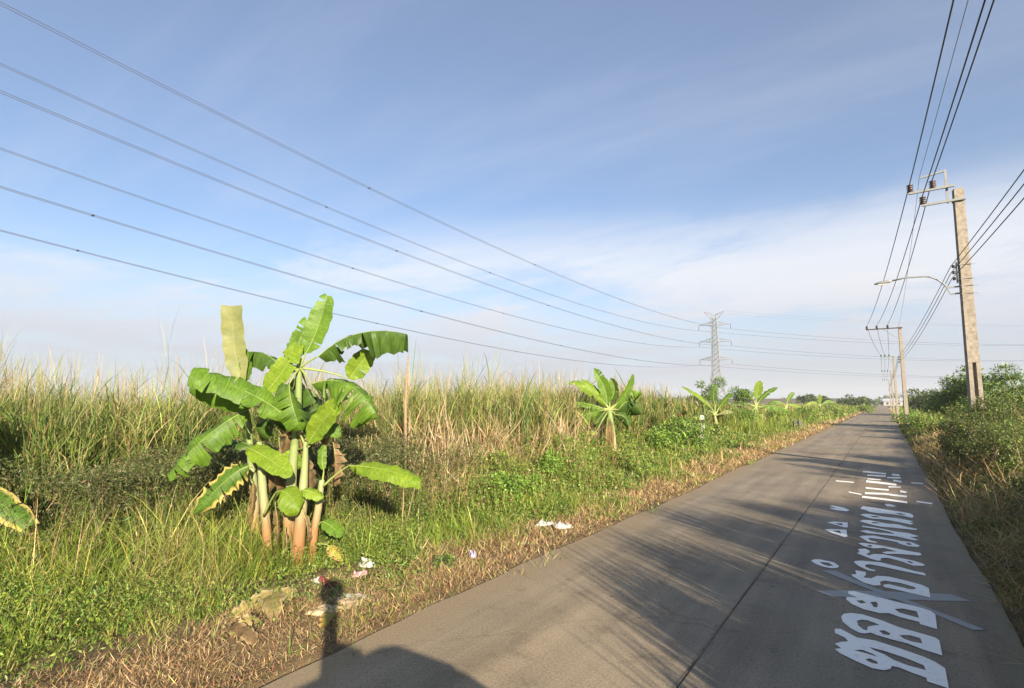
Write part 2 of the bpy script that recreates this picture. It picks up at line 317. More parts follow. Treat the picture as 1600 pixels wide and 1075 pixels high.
def mat_stem(name='pseudostem', shift=0.0):
    m, nt, b = mat_new(name); N = nt.nodes.new; L = nt.links.new
    tc = N('ShaderNodeTexCoord'); sp = N('ShaderNodeSeparateXYZ'); L(tc.outputs['Object'], sp.inputs[0])
    mp = N('ShaderNodeMapping'); mp.inputs['Scale'].default_value = (28, 28, 2.2); L(tc.outputs['Object'], mp.inputs[0])
    n = N('ShaderNodeTexNoise'); n.inputs['Scale'].default_value = 1; n.inputs['Detail'].default_value = 6; n.inputs['Roughness'].default_value = 0.6; L(mp.outputs[0], n.inputs[0])
    ad = N('ShaderNodeMath'); ad.operation = 'MULTIPLY_ADD'; L(n.outputs[0], ad.inputs[0]); ad.inputs[1].default_value = 0.9; L(sp.outputs[2], ad.inputs[2])
    c = N('ShaderNodeValToRGB'); mr = N('ShaderNodeMapRange'); L(ad.outputs[0], mr.inputs[0]); mr.inputs[1].default_value = 0.1 + shift; mr.inputs[2].default_value = 2.7 + shift; L(mr.outputs[0], c.inputs[0])
    e = c.color_ramp.elements; e[0].position, e[0].color = 0.0, (0.20, 0.085, 0.035, 1); e[1].position, e[1].color = 1.0, (0.19, 0.25, 0.085, 1)
    for p_, cc in ((0.22, (0.36, 0.15, 0.06)), (0.40, (0.42, 0.24, 0.11)), (0.50, (0.45, 0.36, 0.20)), (0.62, (0.40, 0.41, 0.21)), (0.80, (0.34, 0.40, 0.17))): q = e.new(p_); q.color = (*[v * 0.64 for v in cc], 1)
    L(c.outputs[0], b.inputs['Base Color']); b.inputs['Roughness'].default_value = 0.55; b.inputs['Specular IOR Level'].default_value = 0.3
    bp = N('ShaderNodeBump'); bp.inputs['Strength'].default_value = 0.5; bp.inputs['Distance'].default_value = 0.015; L(n.outputs[0], bp.inputs['Height']); L(bp.outputs[0], b.inputs['Normal'])
    return m
M['stem'] = mat_stem()

# ------------------------------------------------------------------ the ground and the road
def build_ground():
    xs = np.concatenate([-np.geomspace(3500, 60, 14), np.arange(-58, -14, 2.0), np.arange(-14, -4.85, 0.25), [-4.80, -4.76], np.arange(-4.0, 1.0, 1.0), [1.0, 1.04], np.arange(1.25, 8, 0.25), np.arange(8, 60, 3.0), np.geomspace(62, 3500, 14)])
    ys = np.concatenate([-np.geomspace(3500, 20, 12), np.arange(-18, 40, 0.35), np.arange(40, 120, 2.0), np.geomspace(125, 3500, 16)])
    X, Y = np.meshgrid(xs, ys, indexing='ij'); Z = ground(X, Y)
    far = np.clip((np.hypot(X, Y) - 60) / 100, 0, 1); Z = Z * (1 - far) + (-0.30) * far
    Z = np.where((X > ROAD_L) & (X < ROAD_R), -0.08, Z)
    v = np.stack([X, Y, Z], -1).reshape(-1, 3); ny = len(ys); i = np.arange(len(xs) - 1)[:, None] * ny + np.arange(ny - 1)[None]
    i = i.ravel(); f = np.stack([i, i + ny, i + ny + 1, i + 1], -1)
    o = np_mesh('ground', v, [f], M['ground'], smooth=True); tag(o, kind='structure')
build_ground()
def road_edge(y, s): return 0.05 * math.sin(y * 0.47 + s) + 0.025 * math.sin(y * 1.9 + 2 * s + math.sin(y)) + 0.012 * math.sin(y * 6.3 + s * 3)
def build_road():
    ys = np.concatenate([np.arange(-40, 60, 0.3), np.arange(60, 260, 4.0), [300, 400, 700, 1500]])
    def slab(name, xa, xb, parent):
        v = []; f = []
        for y in ys:
            a = xa + (road_edge(y, 1.0) if xa == ROAD_L else 0); b = xb + (0.5 * road_edge(y, 4.0) if xb == ROAD_R else 0)
            v += [(a, y, -0.2), (a, y, -0.012), (a + 0.02, y, 0.0), (b - 0.012, y, 0.0), (b, y, -0.01), (b, y, -0.2)]
        for i in range(len(ys) - 1):
            for k in range(5): f.append((i * 6 + k, (i + 1) * 6 + k, (i + 1) * 6 + k + 1, i * 6 + k + 1)[::-1])
        me = bpy.data.meshes.new(name); me.from_pydata(v, [], f); me.update(); return link(name, me, M['concrete'], parent)
    rd = empty('road'); tag(rd, kind='structure')
    slab('lane_slab', ROAD_L, ROAD_C - 0.004, rd); slab('lane_slab', ROAD_C + 0.004, ROAD_R, rd)
    mb = MB(); ysj = np.arange(-40, 320, 0.4)
    w = [0.006 + 0.005 * math.sin(y * 1.7) * math.sin(y * 0.31) for y in ysj]
    mb.add([(ROAD_C + s * ww + 0.012 * math.sin(y * 2.3), y, 0.0035) for y, ww in zip(ysj, w) for s in (-1, 1)], [(2 * i, 2 * i + 1, 2 * i + 3, 2 * i + 2) for i in range(len(ysj) - 1)])
    mb.build('joint_seal', M['tar'], rd)
build_road()

# ------------------------------------------------------------------ map overlay lettering, cross and stripes, laid flat on the road as paint
def flat_poly(name, outer, holes, conv, mat, z, parent=None):
    loops = [[conv(*p) for p in outer]] + [[conv(*p) for p in h] for h in holes]
    pts3 = [[G(x, y, z) for x, y in l] for l in loops]
    # work in road coordinates so the flat fill is exact
    tri = tessellate_polygon([[Vector((p.x, p.y, 0)) for p in l] for l in pts3])
    flat = [p for l in pts3 for p in l]
    fs = []
    for t in tri:
        a, b, c = (flat[i] for i in t)
        n = (b - a).cross(c - a).z
        if abs(n) < 1e-12: continue
        fs.append(t if n > 0 else t[::-1])
    me = bpy.data.meshes.new(name); me.from_pydata([tuple(p) for p in flat], [], fs); me.update()
    return link(name, me, mat, parent)
zA = lambda x, y: (1280 + x * 0.18137, 880 + y * 0.18137)
zB = lambda x, y: (1280 + x * 0.1125, 820 + y * 0.1125)
zC = lambda x, y: (1280 + x * 0.10625, 765 + y * 0.10625)
zD = lambda x, y: (1320 + x * 0.0625, 730 + y * 0.0625)
zE = lambda x, y: (1240 + x * 0.3303, 720 + y * 0.3303)
GLY = [
 (zA, [(135,565),(185,565),(260,605),(325,640),(480,665),(700,735),(900,805),(1000,850),(1085,905),(1118,1078),(930,1018),(925,988),(800,943),(690,898),(625,885),(615,910),(560,922),(460,905),(300,835),(180,775),(135,738),(190,732),(135,692),(185,678),(250,672),(220,640),(135,600)],
  [[(430,722),(560,755),(760,822),(900,880),(920,922),(760,878),(640,832),(560,785),(470,748)], [(400,825),(440,820),(500,850),(505,868),(460,862),(415,842)], [(300,748),(370,745),(470,785),(500,805),(400,775)]]),
 (zA, [(190,460),(210,435),(270,428),(370,440),(520,485),(700,555),(900,610),(1000,640),(1035,665),(1062,795),(900,745),(760,690),(620,655),(500,620),(440,597),(400,605),(350,600),(270,560),(200,500)],
  [[(325,495),(360,487),(420,492),(520,530),(420,545),(412,580),(380,570),(335,535)], [(515,580),(560,578),(615,605),(600,620),(550,612)], [(690,620),(780,620),(870,645),(890,690),(800,675),(730,650)]]),
 (zA, [(250,240),(300,240),(500,290),(700,340),(850,375),(960,410),(1000,440),(1017,568),(870,525),(860,505),(700,465),(600,430),(520,430),(380,395),(280,350),(230,310),(240,288),(330,296),(270,272),(250,262)],
  [[(320,322),(370,319),(405,340),(360,348)], [(440,335),(490,332),(505,350),(500,380),(470,378)], [(650,395),(720,390),(840,415),(860,470),(760,445),(690,425)]]),
 (zA, [(310,60),(400,75),(405,100),(380,122),(450,130),(500,108),(600,115),(750,150),(880,185),(945,215),(958,295),(850,270),(700,235),(560,205),(550,185),(600,180),(780,225),(835,222),(820,205),(700,170),(560,150),(525,160),(530,190),(470,192),(380,165),(290,115),(275,95),(320,95)], []),
 (zB, [(480,520),(500,500),(600,498),(850,520),(1100,580),(1300,635),(1450,665),(1485,690),(1470,705),(1200,650),(900,585),(700,548),(640,556),(640,580),(700,610),(790,630),(760,645),(680,632),(560,580)], []),
 (zB, [(540,335),(640,330),(700,360),(700,385),(660,400),(680,425),(760,405),(900,410),(1100,455),(1300,495),(1430,535),(1470,560),(1440,572),(1300,565),(1150,510),(950,458),(860,462),(850,500),(800,495),(700,465),(560,408),(520,392),(560,380)], [[(1210,508),(1260,505),(1310,525),(1280,535)]]),
 (zB, [(540,255),(600,250),(720,265),(850,285),(1050,325),(1250,365),(1400,390),(1425,415),(1380,428),(1150,408),(930,402),(870,380),(950,368),(1080,371),(900,322),(750,327),(620,297)], [[(660,280),(720,280),(745,300),(700,305)]]),
 (zB, [(555,165),(600,150),(760,150),(950,190),(1150,225),(1280,240),(1400,290),(1370,308),(1250,300),(1130,268),(1080,240),(900,204),(700,182),(680,195),(720,220),(810,240),(780,252),(680,232)], [[(1200,255),(1250,252),(1290,275),(1240,280)]]),
 (zC, [(590,605),(700,597),(850,630),(1110,652),(1050,622),(850,578),(620,548),(640,530),(900,570),(1150,620),(1300,637),(1470,685),(1400,697),(1330,692),(1460,740),(1400,747),(1150,690),(900,660),(700,640)], []),
 (zC, [(590,465),(640,445),(750,450),(1000,500),(1150,510),(1300,550),(1450,580),(1420,595),(1250,577),(1080,558),(930,548),(800,524),(700,494)], [[(760,477),(850,482),(900,495),(800,498)]]),
 (zC, [(600,370),(650,355),(750,360),(950,400),(1150,420),(1390,465),(1330,477),(1390,500),(1350,514),(1150,474),(1050,454),(900,434),(780,428),(700,408)], [[(750,387),(840,390),(900,406),(800,408)]]),
 (zC, [(600,285),(640,245),(800,265),(1000,295),(1200,325),(1340,350),(1390,385),(1370,415),(1200,378),(1000,354),(850,344),(750,329),(660,295)], [[(1110,347),(1200,347),(1280,372),(1200,370)]]),
 (zC, [(960,208),(1050,213),(1140,245),(1080,252),(990,242)], []),
 (zC, [(80,585),(180,578),(400,590),(415,690),(380,702),(200,645)], [[(200,608),(300,603),(330,650),(250,630)]]),
 (zC, [(110,482),(220,468),(420,485),(420,557),(350,552),(230,514)], [[(230,497),(330,493),(350,530),(290,517)]]),
 (zC, [(150,240),(200,233),(350,262),(450,300),(400,320),(250,302),(160,278),(150,268),(260,274)], []),
 (zE, [(82,473),(95,466),(125,466),(190,480),(216,498),(205,507),(180,508),(140,501),(105,488)], [[(122,478),(165,482),(188,496),(165,498),(140,490)]]),
]
FAR = [((430,738),(900,790),(1560,880),45), ((500,648),(1000,668),(1550,735),48), ((520,515),(800,545),(1100,570),40), ((530,350),(850,385),(1290,440),50), ((560,200),(800,212),(1030,225),34),
       ((450,112),(640,125),(1030,165),34), ((1180,185),(1270,190),(1370,205),44), ((1060,258),(1200,262),(1400,268),34), ((1210,330),(1320,345),(1420,365),44), ((1380,605),(1450,612),(1540,630),46), ((560,290),(700,300),(900,312),26),
       ((1090,490),(1200,492),(1400,500),30)]
def build_lettering():
    first = G(1400, 900)
    t = empty('overlay_lettering', (first.x, first.y, 0.008), 'white map overlay lettering running lengthwise along the shaded right half of the road', 'overlay lettering')
    for conv, outer, holes in GLY: flat_poly('letter', outer, holes, conv, M['paint'], 0.008, t)
    for a, b, c, w in FAR:
        up = [a, b, c]; out = [(x, y - w * 0.5) for x, y in up] + [(x, y + w * 0.5) for x, y in reversed(up)]
        flat_poly('letter', out, [], zD, M['paint'], 0.008, t)
    idc = lambda x, y: (x, y)
    g = empty('overlay_cross', (G(1400, 935).x, G(1400, 935).y, 0.004), 'grey map overlay X of two crossing bands under the lettering near the roadside', 'overlay marking')  # see-through cross of the map overlay, built as grey bands
    # two bands drawn as one outline each; the second is notched where the first crosses it
    flat_poly('band', [(105,615),(250,612),(450,618),(740,630),(840,664),(650,661),(180,641)], [], zE, M['paint_grey'], 0.004, g)
    flat_poly('band', [(130,518),(200,520),(370,595),(600,680),(905,798),(850,801),(640,715),(350,605)], [], zE, M['paint_grey'], 0.006, g)
    dash = empty('overlay_stripe', (G(1375, 753).x, G(1375, 753).y, 0.004), 'thin broken white overlay stripe across the road at the far end of the lettering', 'overlay marking', None)  # pieces of a map overlay line, built as a stripe
    for x0, y0, x1, y1, w in ((1306, 751.3, 1334, 753.6, 1.5), (1424, 754.3, 1442, 755.4, 1.4)):
        flat_poly('stripe', [(x0, y0 - w / 2), (x1, y1 - w / 2), (x1, y1 + w / 2), (x0, y0 + w / 2)], [], idc, M['paint'], 0.004, dash)
    dash = empty('overlay_stripe', (G(1385, 779).x, G(1385, 779).y, 0.004), 'thin broken white overlay stripe slanting across the road beside the dash in the lettering', 'overlay marking', None)  # second map overlay line, built the same way
    for x0, y0, x1, y1, w in ((1326, 768.5, 1346, 772.5, 1.6), (1432, 783.4, 1457, 787, 2.0)):
        flat_poly('stripe', [(x0, y0 - w / 2), (x1, y1 - w / 2), (x1, y1 + w / 2), (x0, y0 + w / 2)], [], idc, M['paint'], 0.004, dash)
build_lettering()

# ------------------------------------------------------------------ power line poles beside the road
def curve_pts(a, b, sag, n=16):
    a, b = Vector(a), Vector(b); return [a.lerp(b, u) - UPZ * (4 * sag * u * (1 - u)) for u in np.linspace(0, 1, n)]
def insulator(name, p, r, h, parent, tilt=None):
    mb = MB(); pts = []; rad = []
    for k in range(4):
        z = k * h / 4; pts += [Vector(p) + UPZ * z, Vector(p) + UPZ * (z + h * 0.08), Vector(p) + UPZ * (z + h * 0.17)]; rad += [r * 0.55, r, r * 0.55]
    mb.tube(pts, rad, 10); return mb.build(name, M['insul'], parent, True)
POLES = []     # wire attachment points of each pole: dict
def pole_shaft(root, x, y, z0, h, wb, wt, lean=0.0, groove=False):
    """square tapered concrete pole, recessed slot up the lower face towards the road user"""
    mb = MB(); top = Vector((x + lean * h, y, z0 + h)); n = 10
    yaw = R(8); ca, sa = math.cos(yaw), math.sin(yaw)
    rows = []
    hs = [0, 0.35 * h, 0.4 * h] + [h] if groove else [0, h]
    v, f = [], []
    def ring(z, w, g):
        a = w / 2; gw = w * 0.16 * (1 if g else 1); gd = 0.12 if g else 0.0
        pr = [(-a, -a), (-gw, -a), (-gw * 0.8, -a + gd), (gw * 0.8, -a + gd), (gw, -a), (a, -a), (a, a), (-a, a)]
        return [(x + lean * (z - z0) + p[0] * ca - p[1] * sa, y + p[0] * sa + p[1] * ca, z) for p in pr]
    if groove: levels = [(0, True), (0.385 * h, True), (0.3851 * h + 0.004, False), (h, False)]
    else: levels = [(0, False), (h, False)]
    for hh, g in levels:
        v += ring(z0 + hh, wb + (wt - wb) * hh / h, g)
    for i in range(len(levels) - 1):
        for k in range(8): f.append((i * 8 + k, i * 8 + (k + 1) % 8, (i + 1) * 8 + (k + 1) % 8, (i + 1) * 8 + k))
    f.append(tuple((len(levels) - 1) * 8 + k for k in range(8)))
    mb.add(v, f); return mb.build('shaft', M['concrete_pole'], root)

def pole_near():
    p = D(1523, 610, 18.6); x, y = p.x, p.y; z0 = gz(x, y) - 0.05; h = 10.05
    r = empty('power_pole', (x, y, z0), 'nearest concrete power pole on the right, with slotted base, street lamp arm and stepped brackets', 'power pole', 'power poles along the right of the road')
    pole_shaft(r, x, y, z0, h, 0.37, 0.27, 0.003, True); xt = x + 0.003 * h
    zt = z0 + h
    s = MB(); s.box((xt - 0.30, y, zt + 0.18), (0.07, 0.07, 1.25)); s.build('riser', M['galv'], r)
    s = MB(); s.bar((xt - 0.335, y, zt + 0.76), (xt - 1.05, y, zt + 0.66), 0.06, 0.05); s.build('earth_wire_arm', M['galv'], r)
    s = MB(); s.bar((xt - 0.10, y - 0.16, zt + 0.12), (xt - 1.42, y - 0.16, zt + 0.10), 0.085); s.build('cross_arm', M['galv'], r)
    s = MB(); s.bar((xt + 0.18, y - 0.20, zt - 0.42), (xt - 1.06, y - 0.20, zt - 0.44), 0.075); s.build('cross_arm', M['galv'], r)
    s = MB(); s.tube([(xt - 0.17, y - 0.17, zt - 0.42), (xt + 0.17, y - 0.17, zt - 0.42), (xt + 0.17, y + 0.17, zt - 0.42), (xt - 0.17, y + 0.17, zt - 0.42), (xt - 0.17, y - 0.17, zt - 0.42)], 0.018, 6); s.build('clamp_band', M['galv'], r)
    ip = [(xt - 1.36, y - 0.16, zt + 0.145), (xt - 1.02, y - 0.20, zt - 0.40), (xt - 0.70, y - 0.16, zt + 0.145)]
    for q in ip: insulator('insulator', q, 0.115, 0.30, r)
    # spool rack for the low voltage wires
    lo = []
    s = MB(); s.box((xt - 0.235, y - 0.05, z0 + 7.05), (0.05, 0.06, 0.75)); s.box((xt - 0.19, y - 0.05, z0 + 7.35), (0.10, 0.05, 0.04)); s.box((xt - 0.19, y - 0.05, z0 + 6.75), (0.10, 0.05, 0.04)); s.build('rack', M['galv'], r)
    for k in range(3):
        zz = z0 + 7.28 - k * 0.22; q = (xt - 0.31, y - 0.05, zz - 0.05); insulator('spool_insulator', q, 0.065, 0.11, r); lo.append(Vector((xt - 0.39, y - 0.05, zz)))
    POLES.append(dict(hi=[Vector(q) + UPZ * 0.30 for q in ip], lo=lo, e=Vector((xt - 1.05, y, zt + 0.70))))
    for zz in (6.28, 6.55, 6.8, 7.3):
        s = MB(); a_ = 0.168; s.tube([(xt - a_, y - a_, z0 + zz), (xt + a_, y - a_, z0 + zz), (xt + a_, y + a_, z0 + zz), (xt - a_, y + a_, z0 + zz), (xt - a_, y - a_, z0 + zz)], 0.014, 5); s.bar((xt + a_, y - 0.05, z0 + zz), (xt + a_ + 0.12, y - 0.05, z0 + zz), 0.02); s.build('clamp_band', M['galv'], r)
    # street lamp arm: its own thing, clamped to the pole
    L_ = empty('street_lamp', (xt - 0.2, y, z0 + 6.42), 'slim street lamp on a long curved arm reaching left from the nearest pole', 'street lamp')
    zl = z0 + 6.42
    s = MB(); s.bar((xt - 0.16, y, zl + 0.14), (xt - 0.55, y, zl + 0.14), 0.05); s.bar((xt - 0.16, y, zl - 0.10), (xt - 0.45, y, zl - 0.10), 0.05); s.bar((xt - 0.45, y, zl - 0.10), (xt - 0.55, y, zl + 0.14), 0.04); s.build('bracket', M['galv'], L_)
    pts = [(xt - 0.50, y, zl + 0.10)]; 
    for u in np.linspace(0, 1, 12): pts.append((xt - 0.55 - 0.45 * u - 0.25 * u * u, y - 0.05 * u, zl + 0.18 + 0.44 * math.sin(u * math.pi / 2)))
    pts += [(xt - 1.7, y - 0.1, zl + 0.63), (xt - 2.15, y - 0.1, zl + 0.56)]
    s = MB(); s.tube(pts, 0.028, 8); s.build('arm', M['galv'], L_, True)
    s = MB(); s.tube([(xt - 2.10, y - 0.1, zl + 0.56), (xt - 2.2, y - 0.1, zl + 0.56), (xt - 2.5, y - 0.1, zl + 0.52), (xt - 2.66, y - 0.1, zl + 0.50)], [0.03, 0.06, 0.06, 0.02], 8); h_ = s.build('lamp_head', M['galv'], L_, True)
    s = MB(); s.box((xt - 2.40, y - 0.1, zl + 0.462), (0.28, 0.08, 0.025)); s.build('lens', M['lampglass'], h_)
    return r
def pole_far(px, py_top, py_base, d, h, arm, label, brace=True, trio=((0, 0.27), (0.30, 0.27), (0.62, 0.27)), second=False):
    p = D(px, py_base, d); x, y = p.x, p.y; z0 = gz(x, y) - 0.05
    r = empty('power_pole', (x, y, z0), label, 'power pole', 'power poles along the right of the road')
    pole_shaft(r, x, y, z0, h, 0.34, 0.24, -0.002)
    xt = x - 0.002 * h; zt = z0 + h; ia = zt - 0.12
    s = MB(); s.bar((xt + 0.2, y - 0.17, ia), (xt - arm, y - 0.17, ia), 0.10); s.build('cross_arm', M['dark_post'] if not second else M['galv'], r)
    if brace: s = MB(); s.bar((xt - 0.13, y - 0.14, ia - 1.1), (xt - arm * 0.5, y - 0.17, ia - 0.05), 0.06); s.build('brace', M['galv'], r)
    ip = [(xt - arm + 0.08 + u * arm, y - 0.17, ia + 0.04) for u, _ in trio]
    for q in ip: insulator('insulator', q, 0.13, 0.32, r)
    lo = []
    for k in range(3):
        zz = z0 + 6.9 - k * 0.25; insulator('spool_insulator', (xt - 0.24, y - 0.05, zz), 0.08, 0.14, r); lo.append(Vector((xt - 0.32, y - 0.05, zz + 0.05)))
    POLES.append(dict(hi=[Vector(q) + UPZ * 0.32 for q in ip], lo=lo, e=Vector((xt - 0.1, y, zt))))
    return r
pole_near()
pole_far(1416, 508, 640, 52, 9.9, 2.75, 'second power pole along the right, with long dark crossarm and diagonal brace')
pole_far(1402, 555, 636, 86, 10.0, 1.7, 'third power pole along the right, standing just left of the pole with the dark crossarm', second=True)
pole_far(1396, 579, 634, 128, 10.0, 1.8, 'fourth power pole along the right, small between its neighbours over the grassy bank', second=True, brace=False)
pole_far(1392, 592, 633, 178, 10.0, 1.8, 'furthest power pole along the right, by the far end of the road', second=True, brace=False)
def build_wires():
    b = POLES[0]; dy = Vector((1.25, -42, 0))
    prev = dict(hi=[v + dy + Vector((0.0, 0, 0.1)) for v in b['hi']], lo=[v + dy + Vector((0.15, 0, 0)) for v in b['lo']], e=b['e'] + dy)
    # the pole just behind the camera, which the wires come from
    x0 = prev['lo'][0].x + 0.39; y0 = prev['lo'][0].y; r = empty('power_pole', (x0, y0, 0), 'power pole behind the viewpoint that the near wires come from', 'power pole', 'power poles along the right of the road')
    z0 = gz(x0, y0) - 0.05; pole_shaft(r, x0, y0, z0, 10.05, 0.37, 0.27)
    s = MB(); s.bar((x0 - 0.1, y0 - 0.2, z0 + 10.1), (x0 - 1.5, y0 - 0.2, z0 + 10.1), 0.085); s.build('cross_arm', M['galv'], r)
    s = MB(); s.bar((x0 - 0.1, y0 - 0.24, z0 + 9.6), (x0 - 1.1, y0 - 0.24, z0 + 9.6), 0.085); s.build('cross_arm', M['galv'], r)
    for q in prev['hi']: insulator('insulator', q - UPZ * 0.30, 0.115, 0.30, r)
    chain = [prev] + POLES
    names = ['left-hand upper power cable, tied to the arm tips of the roadside poles', 'lowest of the upper power cables, tied to the lower arm of the nearest pole', 'right-hand upper power cable, tied closest to the shafts of the roadside poles']
    for i in range(3):
        pts = []
        for a, c in zip(chain[:-1], chain[1:]):
            seg = curve_pts(a['hi'][i], c['hi'][i], 0.35 if a is prev else 0.55, 20); pts += seg if not pts else seg[1:]
        s = MB(); s.tube(pts, 0.017, 6); o = s.build('power_cable', M['cable']); tag(o, names[i], 'cable', 'cables strung along the roadside poles')
    ln = ['top', 'middle', 'bottom']
    for i in range(3):
        pts = []
        for a, c in zip(chain[:-1], chain[1:]):
            seg = curve_pts(a['lo'][i], c['lo'][i], 0.30 + 0.05 * i, 20); pts += seg if not pts else seg[1:]
        s = MB(); s.tube(pts, 0.012, 6); o = s.build('power_cable', M['cable']); tag(o, f'{ln[i]} of the three lower cables held by the nearest pole', 'cable', 'cables strung along the roadside poles')
    pts = curve_pts(prev['e'], b['e'], 0.3, 20) + curve_pts(b['e'], POLES[1]['e'], 0.5, 20)[1:]
    s = MB(); s.tube(pts, 0.008, 5); o = s.build('earth_wire', M['alu']); tag(o, 'thin pale wire ending at the topmost bracket of the nearest pole', 'wire', 'cables strung along the roadside poles')
build_wires()

# ------------------------------------------------------------------ lattice tower and its line
def tower(loc, ang, label, group='lattice towers of the high voltage line', H=44.6):
    t = empty('lattice_tower', loc, label, 'pylon', group); L0 = Vector(loc)
    ca, sa = math.cos(ang), math.sin(ang)
    def P(a, b, z): return L0 + Vector((a * ca - b * sa, a * sa + b * ca, z))        # a along the arms
    prof = [(0, 4.6), (8, 3.1), (17.5, 1.65), (24, 1.5), (32, 1.3), (41, 1.1), (43, 0.9)]
    def w(z):
        for (za, wa), (zb, wb) in zip(prof[:-1], prof[1:]):
            if za <= z <= zb: return wa + (wb - wa) * (z - za) / (zb - za)
        return prof[-1][1]
    for sx in (-1, 1):
        for sy in (-1, 1):
            s = MB(); s.tube([P(sx * ww, sy * ww, z) for z, ww in prof], 0.21, 4); s.build('leg', M['tower'], t)
    zs = [0, 4.5, 8.5, 12, 15, 17.5] + list(np.arange(19.5, 43.1, 2.25)); s = MB()
    for za, zb in zip(zs[:-1], zs[1:]):
        wa, wb = w(za), w(zb)
        for f in range(4):
            c = [(-1, -1), (1, -1), (1, 1), (-1, 1)]; p, q = c[f], c[(f + 1) % 4]
            s.bar(P(p[0] * wa, p[1] * wa, za), P(q[0] * wb, q[1] * wb, zb), 0.2); s.bar(P(q[0] * wa, q[1] * wa, za), P(p[0] * wb, p[1] * wb, zb), 0.2)
            s.bar(P(p[0] * wb, p[1] * wb, zb), P(q[0] * wb, q[1] * wb, zb), 0.13)
    s.build('bracing', M['tower'], t)
    tips = {}
    for lev, z in enumerate((22.4, 30.8, 38.6)):
        for sd in (-1, 1):
            wz = w(z); tip = P(sd * 7.0, 0, z + 0.3); s = MB()
            for sy in (-1, 1):
                s.bar(P(sd * wz, sy * wz, z), tip, 0.18); s.bar(P(sd * wz, sy * wz, z + 1.7), tip, 0.16)
                for k in range(1, 4):
                    u = k / 4; a = P(sd * wz, sy * wz, z).lerp(tip, u); b = P(sd * wz, sy * wz, z + 1.7).lerp(tip, max(0, u - 0.12)); s.bar(a, b, 0.11)
            s.build('cross_arm', M['tower'], t)
            s = MB(); pts = []; rad = []
            for k in range(10): zz = tip.z - 0.15 - k * 0.22; pts += [(tip.x, tip.y, zz), (tip.x, tip.y, zz - 0.11)]; rad += [0.13, 0.06]
            s.tube(pts, rad, 6); s.build('insulator_string', M['insul'], t); tips[(sd, lev)] = Vector((tip.x, tip.y, tip.z - 2.4))
    for sd in (-1, 1):
        s = MB(); tip = P(sd * 4.4, 0, H + 0.6)
        for sy in (-1, 1): s.bar(P(sd * 0.9, sy * 0.9, 41), tip, 0.16); s.bar(P(sd * 0.2, sy * 0.9, 43.3), tip, 0.16)
        s.build('earth_wire_arm', M['tower'], t); tips[(sd, 3)] = tip
    return t, tips
def build_line():
    dT = 250.0; b = D(1121, 629, dT); A = Vector((b.x, b.y, -0.3))
    arm = RT * 0.90 - fw * 0.43; ang = math.atan2(arm.y, arm.x)
    tA, tipA = tower(A, ang, 'distant grey lattice transmission tower rising behind the roadside bushes')
    EY = {('n', 2): 5, ('n', 1): 143, ('n', 0): 292, ('f', 2): 100, ('f', 1): 232, ('f', 0): 360}
    S = 6.5; U = 0.93; ends = {}
    for (k, lev), py in EY.items():
        a = tipA[(1 if k == 'n' else -1, lev)]; e = D(0, py, 47.0 if k == 'n' else 56.0)
        zB_ = a.z + (e.z - a.z + 4 * S * U * (1 - U)) / U; xy = a.lerp(e, 1 / U); ends[(k, lev)] = Vector((xy.x, xy.y, zB_))
    cB = sum((v for v in ends.values()), Vector()) / 6; nB = (ends[('n', 1)] - ends[('f', 1)]); angB = math.atan2(nB.y, nB.x)
    tB, tipB = tower(Vector((cB.x, cB.y, -0.3)), angB, 'lattice tower that the overhead line comes from, beyond the left edge of the photo')
    tC, tipC = tower(A + RT * 275 + fw * 30, ang + R(20), 'lattice tower that the line runs on to, beyond the right edge of the photo')
    nm = {('n', 2): 'topmost', ('f', 2): 'second from the top', ('n', 1): 'third from the top', ('f', 1): 'fourth from the top', ('n', 0): 'second from the bottom', ('f', 0): 'lowest'}
    for key, pB in ends.items():
        k, lev = key; sd = 1 if k == 'n' else -1; a = tipA[(sd, lev)]; c = tipC[(sd, lev)]
        o = empty('overhead_line', a, f'{nm[key]} of six twin overhead lines sweeping down to the tower', 'overhead line', 'twin conductors of the high voltage line')
        pts = curve_pts(a, pB, S, 40); pts2 = curve_pts(a, c, 5.5, 24)
        for s_ in (-0.22, 0.22):
            dv = (pB - a); side = Vector((-dv.y, dv.x, 0)).normalized() * s_; dv2 = c - a; side2 = Vector((-dv2.y, dv2.x, 0)).normalized() * s_
            s = MB(); s.tube([p + side for p in pts], 0.028, 5); s.build('conductor', M['alu'], o)
            s = MB(); s.tube([p + side2 for p in pts2], 0.028, 5); s.build('conductor', M['alu'], o)
        side = Vector((-dv.y, dv.x, 0)).normalized() * 0.22
        for u in np.arange(0.08 + 0.02 * lev, 0.92, 0.165):
            p = a.lerp(pB, u) - UPZ * (4 * S * u * (1 - u)); s = MB(); s.bar(p - side, p + side, 0.12); s.build('spacer', M['cable'], o)
    for sd in (-1, 1):
        s = MB(); s.tube(curve_pts(tipA[(sd, 3)], tipC[(sd, 3)], 4.5, 20), 0.02, 4); o = s.build('earth_wire', M['alu']); tag(o, ('front' if sd > 0 else 'rear') + ' thin wire running right from the top of the lattice tower', 'wire')
    return A
build_line()

